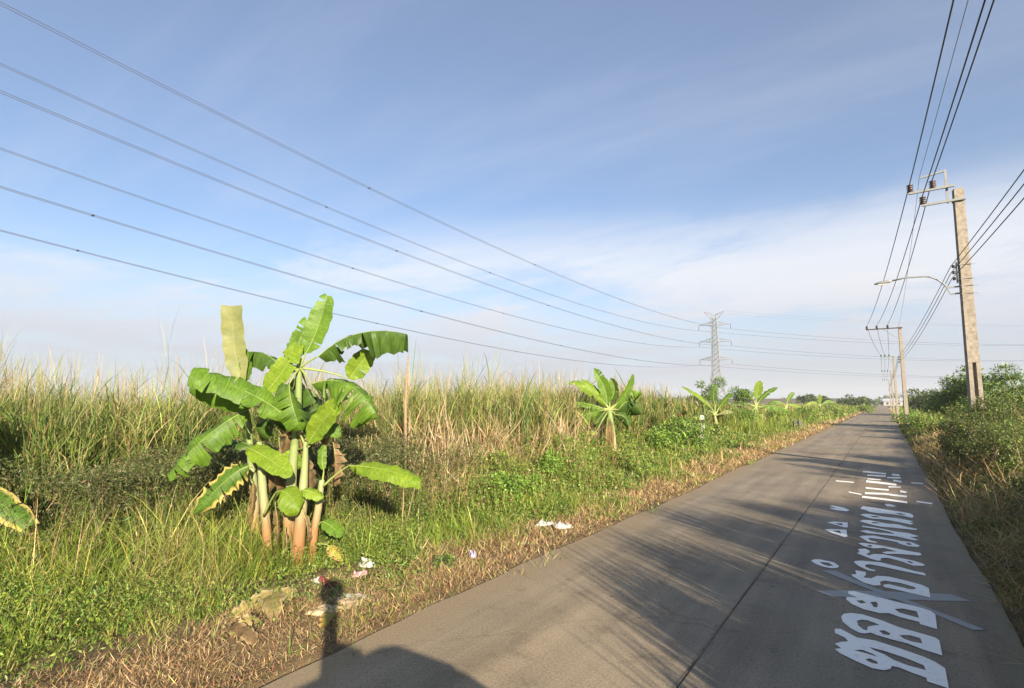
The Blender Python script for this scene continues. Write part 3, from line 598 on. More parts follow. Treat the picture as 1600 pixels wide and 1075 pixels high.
# ------------------------------------------------------------------ plants: blades and leaves
def blade_mesh(name, pos, h, w, az, lean, bend, col, tipcol=None, L=3, mat=None, parent=None, twist=None):
    n = len(pos); u = np.linspace(0, 1, L + 1); th = lean[:, None] + bend[:, None] * u[None]
    st = (h / L)[:, None]; dh = np.concatenate([np.zeros((n, 1)), np.cumsum(np.sin((th[:, 1:] + th[:, :-1]) / 2) * st, 1)], 1)
    dz = np.concatenate([np.zeros((n, 1)), np.cumsum(np.cos((th[:, 1:] + th[:, :-1]) / 2) * st, 1)], 1)
    c, s = np.cos(az), np.sin(az); cen = np.stack([pos[:, 0:1] + dh * c[:, None], pos[:, 1:2] + dh * s[:, None], pos[:, 2:3] + dz], -1)
    tw = az + np.pi / 2 + (rng.normal(0, 0.7, n) if twist is None else twist); sx, sy = np.cos(tw), np.sin(tw)
    wid = w[:, None] * (np.array([0.75] + [1.0 - 0.35 * k for k in np.linspace(0, 1, L - 1)]) if L > 1 else np.array([1.0]))[None] * 0.5
    off = np.stack([sx[:, None] * wid, sy[:, None] * wid, 0 * wid], -1)
    a = cen[:, :L] - off; b = cen[:, :L] + off; V = np.concatenate([np.stack([a, b], 2).reshape(n, 2 * L, 3), cen[:, L:]], 1); nv = 2 * L + 1
    base = (np.arange(n) * nv)[:, None]; fs = []
    if L > 1:
        q = np.concatenate([base + np.array([[2 * k, 2 * k + 1, 2 * k + 3, 2 * k + 2]]) for k in range(L - 1)], 0); fs.append(q)
    fs.append(base + np.array([[2 * L - 2, 2 * L - 1, 2 * L]]))
    cc = np.repeat(col[:, None, :], nv, 1)
    if tipcol is not None:
        uu = np.concatenate([np.repeat(u[:L], 2), [1.0]])[None, :, None]; cc = cc * (1 - uu) + tipcol[:, None, :] * uu
    return np_mesh(name, V.reshape(-1, 3), fs, mat or M['blade'], cc.reshape(-1, 3), parent=parent)
def pal(n, cols, var=0.18, p=None):
    c = np.array(cols, float); i = rng.choice(len(c), n, p=p); o = c[i] * np.exp(rng.normal(0, var, (n, 1))); return o * np.exp(rng.normal(0, var * 0.3, (n, 3)))
def leaf_mesh(name, pos, size, col, mat=None, parent=None, dirs=None, ratio=0.45):
    n = len(pos); d = rng.normal(0, 1, (n, 3)) if dirs is None else dirs + rng.normal(0, 0.5, (n, 3)); d[:, 2] -= 0.15
    d /= np.linalg.norm(d, axis=1, keepdims=True); up = rng.normal(0, 0.6, (n, 3)) + np.array([0, 0, 1.0]); s = np.cross(d, up); s /= np.linalg.norm(s, axis=1, keepdims=True) + 1e-9
    nn = np.cross(s, d); z = size[:, None]
    V = np.stack([pos, pos + d * z * 0.45 + s * z * ratio * 0.5 + nn * z * 0.08, pos + d * z, pos + d * z * 0.45 - s * z * ratio * 0.5 + nn * z * 0.08], 1)
    b = (np.arange(n) * 4)[:, None]; f = np.concatenate([b + np.array([[0, 1, 2]]), b + np.array([[0, 2, 3]])], 0)
    return np_mesh(name, V.reshape(-1, 3), [f], mat or M['leaf'], np.repeat(col, 4, 0), parent=parent)
def blob_points(blobs, n, shell=0.55):
    bl = np.array(blobs, float); wgt = bl[:, 3] * bl[:, 4] * bl[:, 5]; wgt = wgt ** 0.75; k = rng.choice(len(bl), n, p=wgt / wgt.sum())
    d = rng.normal(0, 1, (n, 3)); d /= np.linalg.norm(d, axis=1, keepdims=True); r = (shell + (1 - shell) * rng.random(n)) * (1 + rng.normal(0, 0.10, n))
    return bl[k, :3] + d * r[:, None] * bl[k, 3:6], d

# colours are those of the plant matter itself
GREEN = [(0.115, 0.185, 0.025), (0.16, 0.22, 0.033), (0.08, 0.15, 0.025), (0.22, 0.25, 0.045), (0.28, 0.27, 0.07)]
OLIVE = [(0.085, 0.115, 0.032), (0.06, 0.09, 0.028), (0.12, 0.135, 0.045), (0.17, 0.14, 0.075)]
TAN = [(0.42, 0.30, 0.16), (0.34, 0.22, 0.11), (0.50, 0.38, 0.22), (0.26, 0.16, 0.08), (0.40, 0.33, 0.14)]
REED = [(0.12, 0.17, 0.036), (0.17, 0.205, 0.048), (0.08, 0.135, 0.03), (0.24, 0.22, 0.07), (0.31, 0.24, 0.11)]

def fbm(x, y, s=1.0):
    return (np.sin(x * 0.9 * s + 1.3 * np.sin(y * 0.7 * s)) + np.sin(y * 1.1 * s + 1.7 * np.sin(x * 0.6 * s + 2)) + 0.6 * np.sin(x * 2.3 * s + y * 1.9 * s) + 0.4 * np.sin(x * 4.7 * s - y * 3.9 * s + 1)) / 3.0
def scatter(n, x0, x1, y0, y1, dens=None, near=None):
    """random points; near = weight that falls with distance from the camera like 1/d**near"""
    X = []; Y = []; got = 0
    while got < n:
        m = int(n * 2) + 100; x = rng.uniform(x0, x1, m); y = rng.uniform(y0, y1, m); w = np.ones(m)
        if near: d = np.hypot(x, y); w *= np.clip((5.0 / np.maximum(d, 5.0)) ** near, 0, 1)
        if dens is not None: w *= dens(x, y)
        k = rng.random(m) < w
        # keep what the lens could see, with a margin for its shadows
        v = (x * fw.x + y * fw.y); l = (x * RT.x + y * RT.y); k &= (v > -1) & (l > -1.12 * v - 3.0)
        X.append(x[k]); Y.append(y[k]); got += k.sum()
    X = np.concatenate(X)[:n]; Y = np.concatenate(Y)[:n]; return X, Y, ground(X, Y)
TALL = G(770, 629 + 850 * 2.5 / 15.0)
def reed_edge(y):                     # distance left of the camera line at which the tall reeds begin
    e = np.interp(y, [-10, 2, 7, 11, 15, 22, 30, 40, 60, 120], [15.5, 14.6, 13.2, 10.4, 9.6, 11.0, 11.2, 11.8, 12.5, 13])
    return e + 0.5 * np.sin(y * 1.1) + 0.35 * np.sin(y * 2.7 + 1)
def reed_height(a, y):
    h = np.interp(y, [-10, 4, 9, 13, 16, 20, 26, 33, 42, 60], [3.75, 3.7, 3.4, 3.65, 3.7, 3.65, 3.75, 3.6, 3.1, 2.8]); return h * (1 + 0.10 * fbm(a * 0.8, y * 0.8)) + 1.15 * np.exp(-((-a - TALL.x) ** 2 + (y - TALL.y) ** 2) / 1.3 ** 2)

BARE = [(gp(478, 905), 0.75), (gp(540, 935), 0.8), (gp(430, 955), 0.7), (gp(250, 1040), 1.2), (gp(60, 1055), 1.0), (gp(575, 900), 0.6), (gp(866, 822), 0.9), (gp(738, 872), 0.5), (gp(957, 735), 1.1), (gp(956, 746), 1.2), (gp(954, 760), 1.2), (gp(952, 776), 1.1), (gp(930, 750), 0.9), (gp(380, 1000), 0.7), (gp(1120, 690), 1.6), (gp(1094, 692), 1.8), (gp(1096, 702), 1.8), (gp(1180, 678), 2.0), (gp(1246, 674), 2.6), (gp(1238, 678), 2.0)]
def bare_at(x, y): return np.clip(sum(np.exp(-((x - p.x) ** 2 + (y - p.y) ** 2) / r ** 2) for p, r in BARE), 0, 1)
def grass_verge():
    # straw and cut dry stalks beside the road, tangled flat
    n = 115000
    x, y, z = scatter(n, -9.5, -4.6, -1, 75, lambda x, y: np.clip(1.15 - np.maximum(0, -x - (5.75 + 0.45 * fbm(x * 0, y * 0.8) + 0.012 * y)) * 0.8, 0, 1) * (0.55 + 0.45 * np.clip(0.6 + fbm(x * 3, y * 3), 0, 1)) * np.clip((-x - 4.72) * 2.0 + 0.10, 0.02, 1), 1.25)
    d = np.hypot(x, y); h = rng.gamma(3, 0.040, n) * np.clip(0.5 + (-x - 4.7) * 0.6, 0.45, 1.35) * (1 - 0.5 * bare_at(x, y)); w = np.clip(rng.normal(0.0055, 0.0018, n), 0.002, 0.012) * np.clip(d / 7, 1, 6)
    o = blade_mesh('dry_grass', np.stack([x, y, z - 0.01 + rng.random(n) * 0.05], 1), h * np.clip(d / 14, 1, 1.8), w, rng.uniform(0, 6.28, n), rng.uniform(0.7, 1.57, n), rng.normal(0.2, 0.5, n), pal(n, TAN + [(0.24, 0.14, 0.075), (0.34, 0.21, 0.11)], 0.25), L=2, mat=M['straw'])
    tag(o, 'dry straw and dead grass lying along the left edge of the road', 'dry grass', kind='stuff')
    # live grass, thickening away from the road
    def dens(x, y):
        a = -x; st = 5.5 + 0.45 * np.sin(y * 0.9) + 0.35 * fbm(x * 1.5, y * 1.5); bare = 1.0 - 0.6 * np.exp(-(((x + 6.0) / 1.6) ** 2 + ((y - 1.5) / 1.3) ** 2)); fade = (1 - sst(0, 2.5, a - reed_edge(y))) * (1 - 0.78 * bare_at(x, y))
        dry = 1.0 - 0.6 * np.exp(-(((x + 7.2) / 1.2) ** 2 + ((y - 6.6) / 1.6) ** 2))
        return (0.03 + 0.97 * sst(-0.5, 1.4, a - st)) * np.clip(0.75 + 0.6 * fbm(x * 2.2, y * 2.2), 0.08, 1) * bare * dry * fade
    nt_ = 9500; k = 15; x, y, z = scatter(nt_, -19, -4.5, -3, 70, dens, 1.0); m = nt_ * k
    ta = rng.uniform(0, 6.28, m); tr = np.abs(rng.normal(0, 0.07, m)) * np.clip(np.repeat(np.hypot(x, y), k) / 12, 1, 3); x1 = np.repeat(x, k) + tr * np.cos(ta); y1 = np.repeat(y, k) + tr * np.sin(ta); tcol = np.repeat(pal(nt_, GREEN + [TAN[0]], 0.22, [0.27, 0.26, 0.17, 0.16, 0.08, 0.06]), k, 0) * np.exp(rng.normal(0, 0.13, (m, 1))); dryp = np.repeat(sst(0.25, 0.7, fbm(x * 1.3 + 7, y * 1.5 + 2)), k)[:, None] * 0.55; tcol = tcol * (1 - dryp) + pal(m, TAN[:3] + [(0.36, 0.32, 0.11)], 0.15) * dryp; tsz = np.repeat(rng.uniform(0.5, 1.45, nt_), k)
    n2_ = 45000; x, y, z = scatter(n2_, -19, -4.5, -3, 70, dens, 1.0); x = np.concatenate([x1, x]); y = np.concatenate([y1, y]); z = ground(x, y); n = m + n2_
    colA = np.concatenate([tcol, pal(n2_, GREEN + [TAN[0]], 0.2, [0.3, 0.24, 0.2, 0.13, 0.06, 0.07])]); aza = np.concatenate([ta + rng.normal(0, 0.5, m), rng.uniform(0, 6.28, n2_)]); lea = np.concatenate([0.12 + tr / 0.16 * 0.35 + np.abs(rng.normal(0, 0.12, m)), np.abs(rng.normal(0.2, 0.4, n2_))]); sza = np.concatenate([tsz, np.ones(n2_)])
    a = -x; d = np.hypot(x, y); hh = np.clip(0.15 + 0.10 * np.clip(a - 5.6, 0, 5), 0.13, 0.62) * np.clip(1 + 0.55 * fbm(x * 1.1, y * 1.1), 0.45, 1.6) * (1 - 0.65 * bare_at(x, y)); h = hh * rng.gamma(6, 1 / 6, n) * sza
    col = colA; tip = col * rng.uniform(0.9, 1.5, (n, 1)) + rng.random((n, 1)) * np.array([0.05, 0.03, 0.005])
    o = blade_mesh('grass', np.stack([x, y, z - 0.02], 1), h, np.clip(rng.normal(0.0085, 0.003, n), 0.003, 0.02) * np.clip(d / 9, 1, 4), aza, lea, np.abs(rng.normal(1.0, 0.7, n)), col, tip, L=3)
    tag(o, 'bright green grass growing between the dry verge and the tall reeds', 'grass', kind='stuff')
    # seedling weeds with broad leaves, in patches
    n = 130000
    def dw(x, y): return np.clip(fbm(x * 1.3 + 5, y * 1.3) * 1.4 + 0.40, 0, 1) * sst(5.0, 6.4, -x) * (1 - 0.8 * bare_at(x, y)) * (1 - sst(0, 2.0, -x - reed_edge(y)))
    x, y, z = scatter(n, -17, -5, -2, 60, dw, 1.0); d = np.hypot(x, y)
    o = leaf_mesh('leafy_weeds', np.stack([x, y, z + rng.random(n) ** 1.5 * np.clip(0.1 + 0.11 * (-x - 5.2), 0.1, 0.7)], 1), np.clip(rng.normal(0.05, 0.018, n), 0.015, 0.1) * np.clip(d / 10, 1, 3), pal(n, GREEN[:3] + [(0.17, 0.20, 0.05)], 0.22), ratio=0.34)
    tag(o, 'low broad-leaved weeds scattered through the grass of the left verge', 'weeds', kind='stuff')
grass_verge()

def reeds():
    def per(n, x, y, z, hs, wmul, leaves, tanp, name, label, lean=0.12):
        # each reed: an upright culm plus long leaves that leave it at a height and arch over
        d = np.hypot(x, y); H = reed_height(-x, y) * (0.87 + 0.19 * fbm(x * 2.1, y * 2.1) + rng.normal(0, 0.09, n)) * hs
        az = rng.uniform(0, 6.28, n); le = np.abs(rng.normal(0, lean, n)); k = leaves
        col = pal(n, REED + [TAN[0], TAN[2]], 0.2, tanp)
        P, Hh, W, A, Le, B, Cc, T = [], [], [], [], [], [], [], []
        P.append(np.stack([x, y, z], 1)); Hh.append(H); W.append(np.clip(0.011 * wmul * d / 12, 0.008, 0.08)); A.append(az); Le.append(le); B.append(np.abs(rng.normal(0.08, 0.12, n))); Cc.append(col * 0.9 + 0.02); T.append(col)
        for j in range(k):
            f = rng.uniform(0.08, 0.74, n) if j else rng.uniform(0.4, 0.72, n); r = f * H
            px = x + np.cos(az) * np.sin(le) * r; py = y + np.sin(az) * np.sin(le) * r; pz = z + np.cos(le) * r
            P.append(np.stack([px, py, pz], 1)); Hh.append(H * rng.uniform(0.18, 0.36, n) * np.where(f > .6, 1.0, 1.15)); W.append(np.clip(0.020 * wmul * d / 12, 0.012, 0.12) * rng.uniform(0.6, 1.2, n)); A.append(rng.uniform(0, 6.28, n)); Le.append(rng.uniform(0.12, 0.55, n)); B.append(rng.uniform(0.1, 1.7, n) * np.where(f < 0.4, 1.3, 1))
            dead = (rng.random(n) < np.clip(0.50 - f * 0.9, 0.05, 0.5))[:, None]; cj = np.where(dead, pal(n, TAN, 0.18), col * np.exp(rng.normal(0, 0.16, (n, 1)))); Cc.append(cj); T.append(cj * 1.12)
        o = blade_mesh(name, np.concatenate(P), np.concatenate(Hh), np.concatenate(W), np.concatenate(A), np.concatenate(Le), np.concatenate(B), np.concatenate(Cc), np.concatenate(T), L=3)
        tag(o, label, 'reeds', kind='stuff')
    n = 17000
    x, y, z = scatter(n, -45, -8, -8, 62, lambda x, y: sst(-0.3, 0.8, -x - reed_edge(y)) * np.exp(-np.clip(-x - reed_edge(y), 0, 99) / 5.0) * np.clip(0.9 + 0.4 * fbm(x, y), 0.3, 1), 0.8)
    per(n, x, y, z, 1.0, 0.9, 8, [0.29, 0.29, 0.22, 0.10, 0.05, 0.03, 0.02], 'reeds', 'tall green and straw reeds filling the field left of the road')
    n = 12000
    x, y, z = scatter(n, -190, -12, 20, 420, lambda x, y: (-x > reed_edge(y) + 2) * np.exp(-np.clip(-x - reed_edge(y), 0, 999) / 70.0), 0.75)
    per(n, x, y, z, 0.95, 1.0, 4, [0.13, 0.2, 0.1, 0.22, 0.2, 0.1, 0.05], 'distant_reeds', 'lower tan reeds stretching away over the far field')
    # flower plumes at the reed tops
    n = 2600
    x, y, z = scatter(n, -32, -9, -8, 40, lambda x, y: (-x > reed_edge(y) + 0.3) * np.exp(-np.clip(-x - reed_edge(y), 0, 99) / 4.0), 0.6)
    H = reed_height(-x, y) * (0.92 + 0.19 * fbm(x * 2.1, y * 2.1) + rng.normal(0, 0.10, n)); d = np.hypot(x, y)
    P = np.repeat(np.stack([x, y, z + H * 0.82], 1), 3, 0) + rng.normal(0, 0.05, (3 * n, 3)); m = 3 * n
    o = blade_mesh('reed_plumes', P, np.repeat(H * 0.24, 3) * rng.uniform(0.5, 1.25, m), np.repeat(np.clip(0.008 * d / 12, 0.006, 0.05), 3), rng.uniform(0, 6.28, m), np.abs(rng.normal(0.1, 0.12, m)), np.abs(rng.normal(0.2, 0.35, m)), pal(m, [(0.36, 0.27, 0.17), (0.30, 0.25, 0.13), (0.22, 0.24, 0.08)], 0.18), L=2, mat=M['straw'])
    tag(o, 'thin brownish seed heads standing over the reeds against the sky', 'seed heads', kind='stuff')
    # broken dead reeds fallen together behind the banana clump and right of it
    n = 13000
    def dd(x, y):
        px = 800 + FPX * (x * RT.x + y * RT.y) / np.maximum(x * fw.x + y * fw.y, 0.1)
        return np.clip(np.exp(-((px - 700) / 150) ** 2) * 1.1, 0, 1) * sst(-1.3, 0.0, -x - reed_edge(y)) * np.exp(-np.clip(-x - reed_edge(y) - 0.5, 0, 99) / 0.9)
    x, y, z = scatter(n, -15, -7.5, 5, 24, dd); side = rng.choice([-1, 1], n)
    o = blade_mesh('broken_reeds', np.stack([x, y, z + rng.random(n) ** 1.2 * 1.9], 1), rng.uniform(0.3, 1.2, n), np.clip(rng.normal(0.016, 0.005, n), 0.006, 0.03), np.where(rng.random(n) < 0.6, R(20) + rng.normal(0, 0.6, n) + np.pi * (side < 0), rng.uniform(0, 6.28, n)), rng.uniform(0.15, 1.7, n), rng.normal(0.2, 0.5, n), pal(n, TAN[:3] + [(0.52, 0.42, 0.27), (0.44, 0.34, 0.2)], 0.2), L=2, mat=M['straw'])
    tag(o, 'heap of broken straw-coloured reeds to the right of the banana clump', 'dead reeds', kind='stuff')
    # upright dead stalks among them
    n = 130
    x, y, z = scatter(n, -15, -8, 5, 24, dd)
    o = blade_mesh('dead_stalks', np.stack([x, y, z], 1), reed_height(-x, y) * rng.uniform(0.6, 1.02, n), np.full(n, 0.022), rng.uniform(0, 6.28, n), np.abs(rng.normal(0, 0.08, n)), rng.normal(0.05, 0.1, n), pal(n, [(0.36, 0.27, 0.15), (0.28, 0.20, 0.11)], 0.15), L=2, mat=M['straw'])
    tag(o, 'upright pale dead stalks standing in the reeds behind the banana clump', 'dead stalks', kind='stuff')
reeds()

def scrub():
    # dull olive scrub in front of the reeds at the left
    n = 150000
    def ds(x, y): 
        e = reed_edge(y); a = -x; return sst(-4.6, -2.8, a - e) * (1 - sst(-0.2, 1.6, a - e)) * np.clip(0.55 + 0.9 * fbm(x * 0.9, y * 0.9), 0.03, 1) * (1 - sst(9.5, 12.0, y))
    x, y, z = scatter(n, -19, -8.5, -6, 13, ds); top = 1.75 + 0.55 * fbm(x * 1.2, y * 1.2)
    f = rng.random(n); o = leaf_mesh('scrub', np.stack([x, y, z + np.clip(top, 0.5, 2.5) * (1 - f * f * 0.85)], 1) + rng.normal(0, 0.05, (n, 3)), np.clip(rng.normal(0.065, 0.02, n), 0.02, 0.13), pal(n, OLIVE, 0.22), ratio=0.28)
    tag(o, 'dull olive thicket of fine-leaved weeds in front of the reeds at the left', 'scrub', kind='stuff')
    n = 4500
    x, y, z = scatter(n, -19, -8.5, -6, 13, ds)
    o = blade_mesh('scrub_stems', np.stack([x, y, z], 1), (1.5 + 0.45 * fbm(x * 1.2, y * 1.2)) * rng.uniform(0.6, 1.25, n), np.full(n, 0.012), rng.uniform(0, 6.28, n), np.abs(rng.normal(0.15, 0.25, n)), rng.normal(0.2, 0.35, n), pal(n, OLIVE + TAN[:2] + GREEN[:2], 0.2), L=3)
    tag(o, 'thin stems and stalks poking out of the olive thicket', 'stems', kind='stuff')
scrub()

def vines():
    n = 95000
    def dv(x, y):
        g_ = -x - (reed_edge(y) - 2.6); return sst(-0.6, 0.7, g_) * (1 - sst(2.6, 4.0, g_)) * np.clip(0.55 + 0.85 * fbm(x * 1.2 + 2, y * 0.9), 0.04, 1) * sst(7.5, 9.5, y) * (1 - 0.95 * bare_at(x, y))
    x, y, z = scatter(n, -15, -5.5, 7, 60, dv, 0.9); g_ = np.clip(-x - (reed_edge(y) - 2.8), 0, 3.2); top = (0.25 + 0.50 * g_) * np.interp(y, [18, 30, 60], [1, 0.6, 0.5]) * np.clip(1 + 0.45 * fbm(x * 2.3, y * 2.3), 0.4, 1.6); f = rng.random(n); d = np.hypot(x, y)
    o = leaf_mesh('vines', np.stack([x, y, z + top * (1 - 0.8 * f * f)], 1), np.clip(rng.normal(0.062, 0.02, n), 0.02, 0.12) * np.clip(d / 14, 1, 3), pal(n, [(0.12, 0.20, 0.03), (0.16, 0.23, 0.04), (0.085, 0.15, 0.025), (0.21, 0.23, 0.055), (0.24, 0.19, 0.09)], 0.22, [0.3, 0.25, 0.2, 0.15, 0.1]), ratio=0.5)
    tag(o, 'mass of green creepers sloping from the reeds down to the dry verge', 'creepers', kind='stuff')
    n = 16000
    x, y, z = scatter(n, -15, -5.5, 7, 60, dv, 0.9); g_ = np.clip(-x - (reed_edge(y) - 2.8), 0, 3.2)
    o = blade_mesh('weed_stems', np.stack([x, y, z], 1), (0.35 + 0.5 * g_) * np.interp(y, [18, 30, 60], [1, 0.6, 0.5]) * rng.uniform(0.7, 1.35, n), np.clip(rng.normal(0.014, 0.004, n), 0.006, 0.03), rng.uniform(0, 6.28, n), np.abs(rng.normal(0.12, 0.2, n)), np.abs(rng.normal(0.4, 0.4, n)), pal(n, GREEN + TAN[:2], 0.2), L=3)
    tag(o, 'taller grass stems standing through the creepers', 'grass', kind='stuff')
vines()
def far_verges():
    n = 26000; sd = rng.random(n) < 0.68; y = 48 + 240 * rng.random(n) ** 1.7; a = rng.random(n) ** 0.8
    x = np.where(sd, ROAD_L - 0.25 - a * 8.5, ROAD_R + 0.15 + a * 6.0); off = np.where(sd, ROAD_L - x, x - ROAD_R); z = -0.15 + 0 * x
    keep = np.ones(n, bool)
    for q_ in (gp(1247, 672), gp(1320, 651)): keep &= ~((np.abs(x - q_.x) < 1.6) & (y < q_.y + 0.5) & (y > q_.y - 9))
    x, y, z, off = x[keep], y[keep], z[keep], off[keep]; n = len(x)
    dry = sst(2.6, 0.8, off) > rng.random(n); col = np.where(dry[:, None], pal(n, TAN, 0.2), pal(n, GREEN, 0.2))
    h = np.where(dry, 0.28, 0.35 + 0.16 * np.clip(off, 0, 6)) * rng.gamma(6, 1 / 6, n)
    o = blade_mesh('far_verge_grass', np.stack([x, y, z], 1), h, np.clip(0.010 * y / 12, 0.02, 0.2) * rng.uniform(0.6, 1.3, n), rng.uniform(0, 6.28, n), np.abs(rng.normal(0.3, 0.3, n)), np.abs(rng.normal(0.5, 0.4, n)), col, L=2)
    tag(o, 'grass on both verges towards the far end of the road', 'grass', kind='stuff')
far_verges()
def right_side():
    vis = lambda x, y: np.ones_like(x)
    def sc(n, x0, x1, y0, y1, dens):
        X = []; Y = []; got = 0
        while got < n:
            m = n * 2 + 50; x = rng.uniform(x0, x1, m); y = rng.uniform(y0, y1, m); k = rng.random(m) < dens(x, y); X.append(x[k]); Y.append(y[k]); got += k.sum()
        X = np.concatenate(X)[:n]; Y = np.concatenate(Y)[:n]; return X, Y, ground(X, Y)
    # short mixed grass of the right verge
    n = 60000
    x, y, z = sc(n, 0.95, 7, 4, 75, lambda x, y: np.clip((x - 0.93) * 2.5 + 0.06, 0, 1) * np.clip(9.0 / np.maximum(y, 9), 0, 1) * np.exp(-np.clip(x - 2.5 - 0.05 * y, 0, 9) / 1.0) * np.clip(0.7 + 0.7 * fbm(x * 2.5, y * 2.5), 0.1, 1))
    d = np.hypot(x, y); h = (0.10 + 0.20 * np.clip(x - 1.05, 0, 2.0)) * rng.gamma(5, 0.2, n) * np.clip(d / 30, 1, 1.6)
    o = blade_mesh('verge_grass', np.stack([x, y, z - 0.01], 1), h, np.clip(rng.normal(0.008, 0.003, n), 0.003, 0.02) * np.clip(d / 10, 1, 5), rng.uniform(0, 6.28, n), np.abs(rng.normal(0.35, 0.4, n)), np.abs(rng.normal(0.6, 0.5, n)), pal(n, GREEN[:4] + TAN[:4], 0.22, [.2, .16, .18, .12, .09, .09, .06, .10]), L=2)
    tag(o, 'short mixed dry and green grass along the right edge of the road', 'verge grass', kind='stuff')
    # tall seed grass of the right verge: throws the combed shade on the road
    def out(x, y): return x - np.maximum(1.45, 0.16 * y + 0.45)          # metres beyond the right border of the view
    ht = lambda y: np.interp(y, [-9, -3.4, -1.5, 0, 1, 2.5, 4, 10, 13, 16, 18, 21], [0.4, 0.45, 0.5, 0.7, 1.3, 2.0, 2.7, 2.75, 1.9, 1.1, 1.0, 1.2])
    n = 42000
    x, y, z = sc(n, 1.45, 7, -8.5, 21, lambda x, y: sst(-0.1, 0.5, out(x, y)) * np.exp(-np.clip(out(x, y) - 1.0, 0, 9) / 0.8) * np.clip(0.7 + 0.5 * fbm(x * 2, y * 2), 0.15, 1))
    P = [np.stack([x, y, z], 1)]; H = [ht(y) * 0.46 * rng.uniform(0.45, 1.1, n) * (1 + 0.12 * fbm(x * 2, y * 2))]; ld = [np.abs(rng.normal(0.1, 0.15, n))]; bd = [np.clip(np.abs(rng.normal(0.5, 0.35, n)), 0, 0.9)]; wd = [np.clip(rng.normal(0.017, 0.005, n), 0.006, 0.03)]
    nt_ = 250                                                          # taller tufts, which comb the light
    x, y, z = sc(nt_, 1.45, 5.5, -1, 20, lambda x, y: sst(0.0, 0.4, out(x, y)) * np.exp(-np.clip(out(x, y) - 0.3, 0, 9) / 0.9) * (0.12 + 0.88 * (np.sin(y * 2.6 + 1.2 * np.sin(y * 1.3)) > -0.1)))
    k = 60; m = nt_ * k; xx = np.repeat(x, k) + rng.normal(0, 0.07, m); yy = np.repeat(y, k) + rng.normal(0, 0.07, m)
    P.append(np.stack([xx, yy, ground(xx, yy)], 1)); H.append(np.repeat(ht(y) * rng.uniform(0.8, 1.12, nt_), k) * rng.uniform(0.6, 1.05, m)); ld.append(np.abs(rng.normal(0.03, 0.06, m))); bd.append(np.clip(np.abs(rng.normal(0.18, 0.2, m)), 0, 0.42)); wd.append(np.clip(rng.normal(0.024, 0.007, m), 0.008, 0.045))
    P = np.concatenate(P); N_ = len(P)
    o = blade_mesh('tall_grass', P, np.concatenate(H), np.concatenate(wd), rng.uniform(0, 6.28, N_), np.concatenate(ld), np.concatenate(bd), pal(N_, GREEN + TAN[:2], 0.2), L=3)
    tag(o, 'tall grass standing along the right side of the road', 'tall grass', kind='stuff')
    # fallen dry stalks on the right bank
    n = 14000
    x, y, z = sc(n, 1.1, 5.5, 5, 40, lambda x, y: np.clip(0.5 + fbm(x * 1.6, y * 1.2), 0.05, 1) * np.clip(12.0 / np.maximum(y, 12), 0, 1))
    o = blade_mesh('fallen_stalks', np.stack([x, y, z + rng.random(n) * np.clip(x - 1.1, 0.05, 1.0) * 0.9], 1), rng.uniform(0.2, 0.8, n), np.clip(rng.normal(0.008, 0.002, n), 0.003, 0.02) * np.clip(y / 12, 1, 4), rng.uniform(0, 6.28, n), rng.uniform(0.6, 1.6, n), rng.normal(0.3, 0.4, n), pal(n, TAN, 0.25), L=2, mat=M['straw'])
    tag(o, 'dead brown stalks tangled over the shaded right bank', 'dead stalks', kind='stuff')
    # tangle of creeper leaves over the bank
    n = 60000
    x, y, z = sc(n, 1.25, 6.5, 6, 50, lambda x, y: np.clip(0.35 + 1.1 * fbm(x * 1.1 + 3, y * 0.8), 0.02, 1) * np.clip(14.0 / np.maximum(y, 14), 0, 1) * sst(1.2, 2.0, x))
    o = leaf_mesh('creeper', np.stack([x, y, z + rng.random(n) ** 0.8 * np.clip(0.15 + 0.45 * (x - 1.2), 0.1, 1.3)], 1), np.clip(rng.normal(0.06, 0.02, n), 0.02, 0.12) * np.clip(y / 16, 1, 2.5), pal(n, [(0.08, 0.13, 0.03), (0.11, 0.16, 0.04), (0.16, 0.19, 0.06), (0.2, 0.15, 0.08)], 0.22))
    tag(o, 'low creepers and weeds covering the right bank', 'creeper', kind='stuff')
right_side()

def shrub(name, label, cat, base, h, rad, nleaf, lsize, cols, group=None, nb=9, trunk=0.25, flat=0.8, shell=0.5, ratio=0.5):
    b = Vector(base); o = empty(name, b, label, cat, group); blobs = []; mb = MB()
    for i in range(nb):
        a = rng.uniform(0, 6.28); rr = rad * math.sqrt(rng.random()) * 0.75; zz = h * (trunk + (1 - trunk) * rng.uniform(0.12, 0.86)); k = rad * rng.uniform(0.28, 0.5) * (1.15 - 0.45 * (zz / h))
        c = b + Vector((rr * math.cos(a), rr * math.sin(a), zz)); blobs.append((c.x, c.y, min(c.z, b.z + h - k * 0.6), k, k, k * flat))
        m = b.lerp(c, 0.5) + Vector((rng.normal(0, 0.08 * rad), rng.normal(0, 0.08 * rad), 0.05 * h)); r0 = max(0.012, 0.018 * h)
        mb.tube([b - UPZ * 0.05, b + UPZ * (h * trunk * 0.7) + Vector((0.02 * h * math.cos(a), 0.02 * h * math.sin(a), 0)), m, c], [r0, r0 * 0.8, r0 * 0.5, r0 * 0.15], 5)
    mb.build('trunk', M['bark'], o, True); p, d = blob_points(blobs, nleaf, shell)
    p[:, 2] = np.maximum(p[:, 2], b.z + 0.05); sz = np.clip(rng.normal(lsize, lsize * 0.3, nleaf), lsize * 0.3, lsize * 2); leaf_mesh('crown', p, sz, pal(nleaf, cols, 0.22), parent=o, dirs=d, ratio=ratio)
    return o
MIDG = [(0.09, 0.17, 0.03), (0.13, 0.21, 0.04), (0.07, 0.13, 0.03), (0.17, 0.23, 0.05)]
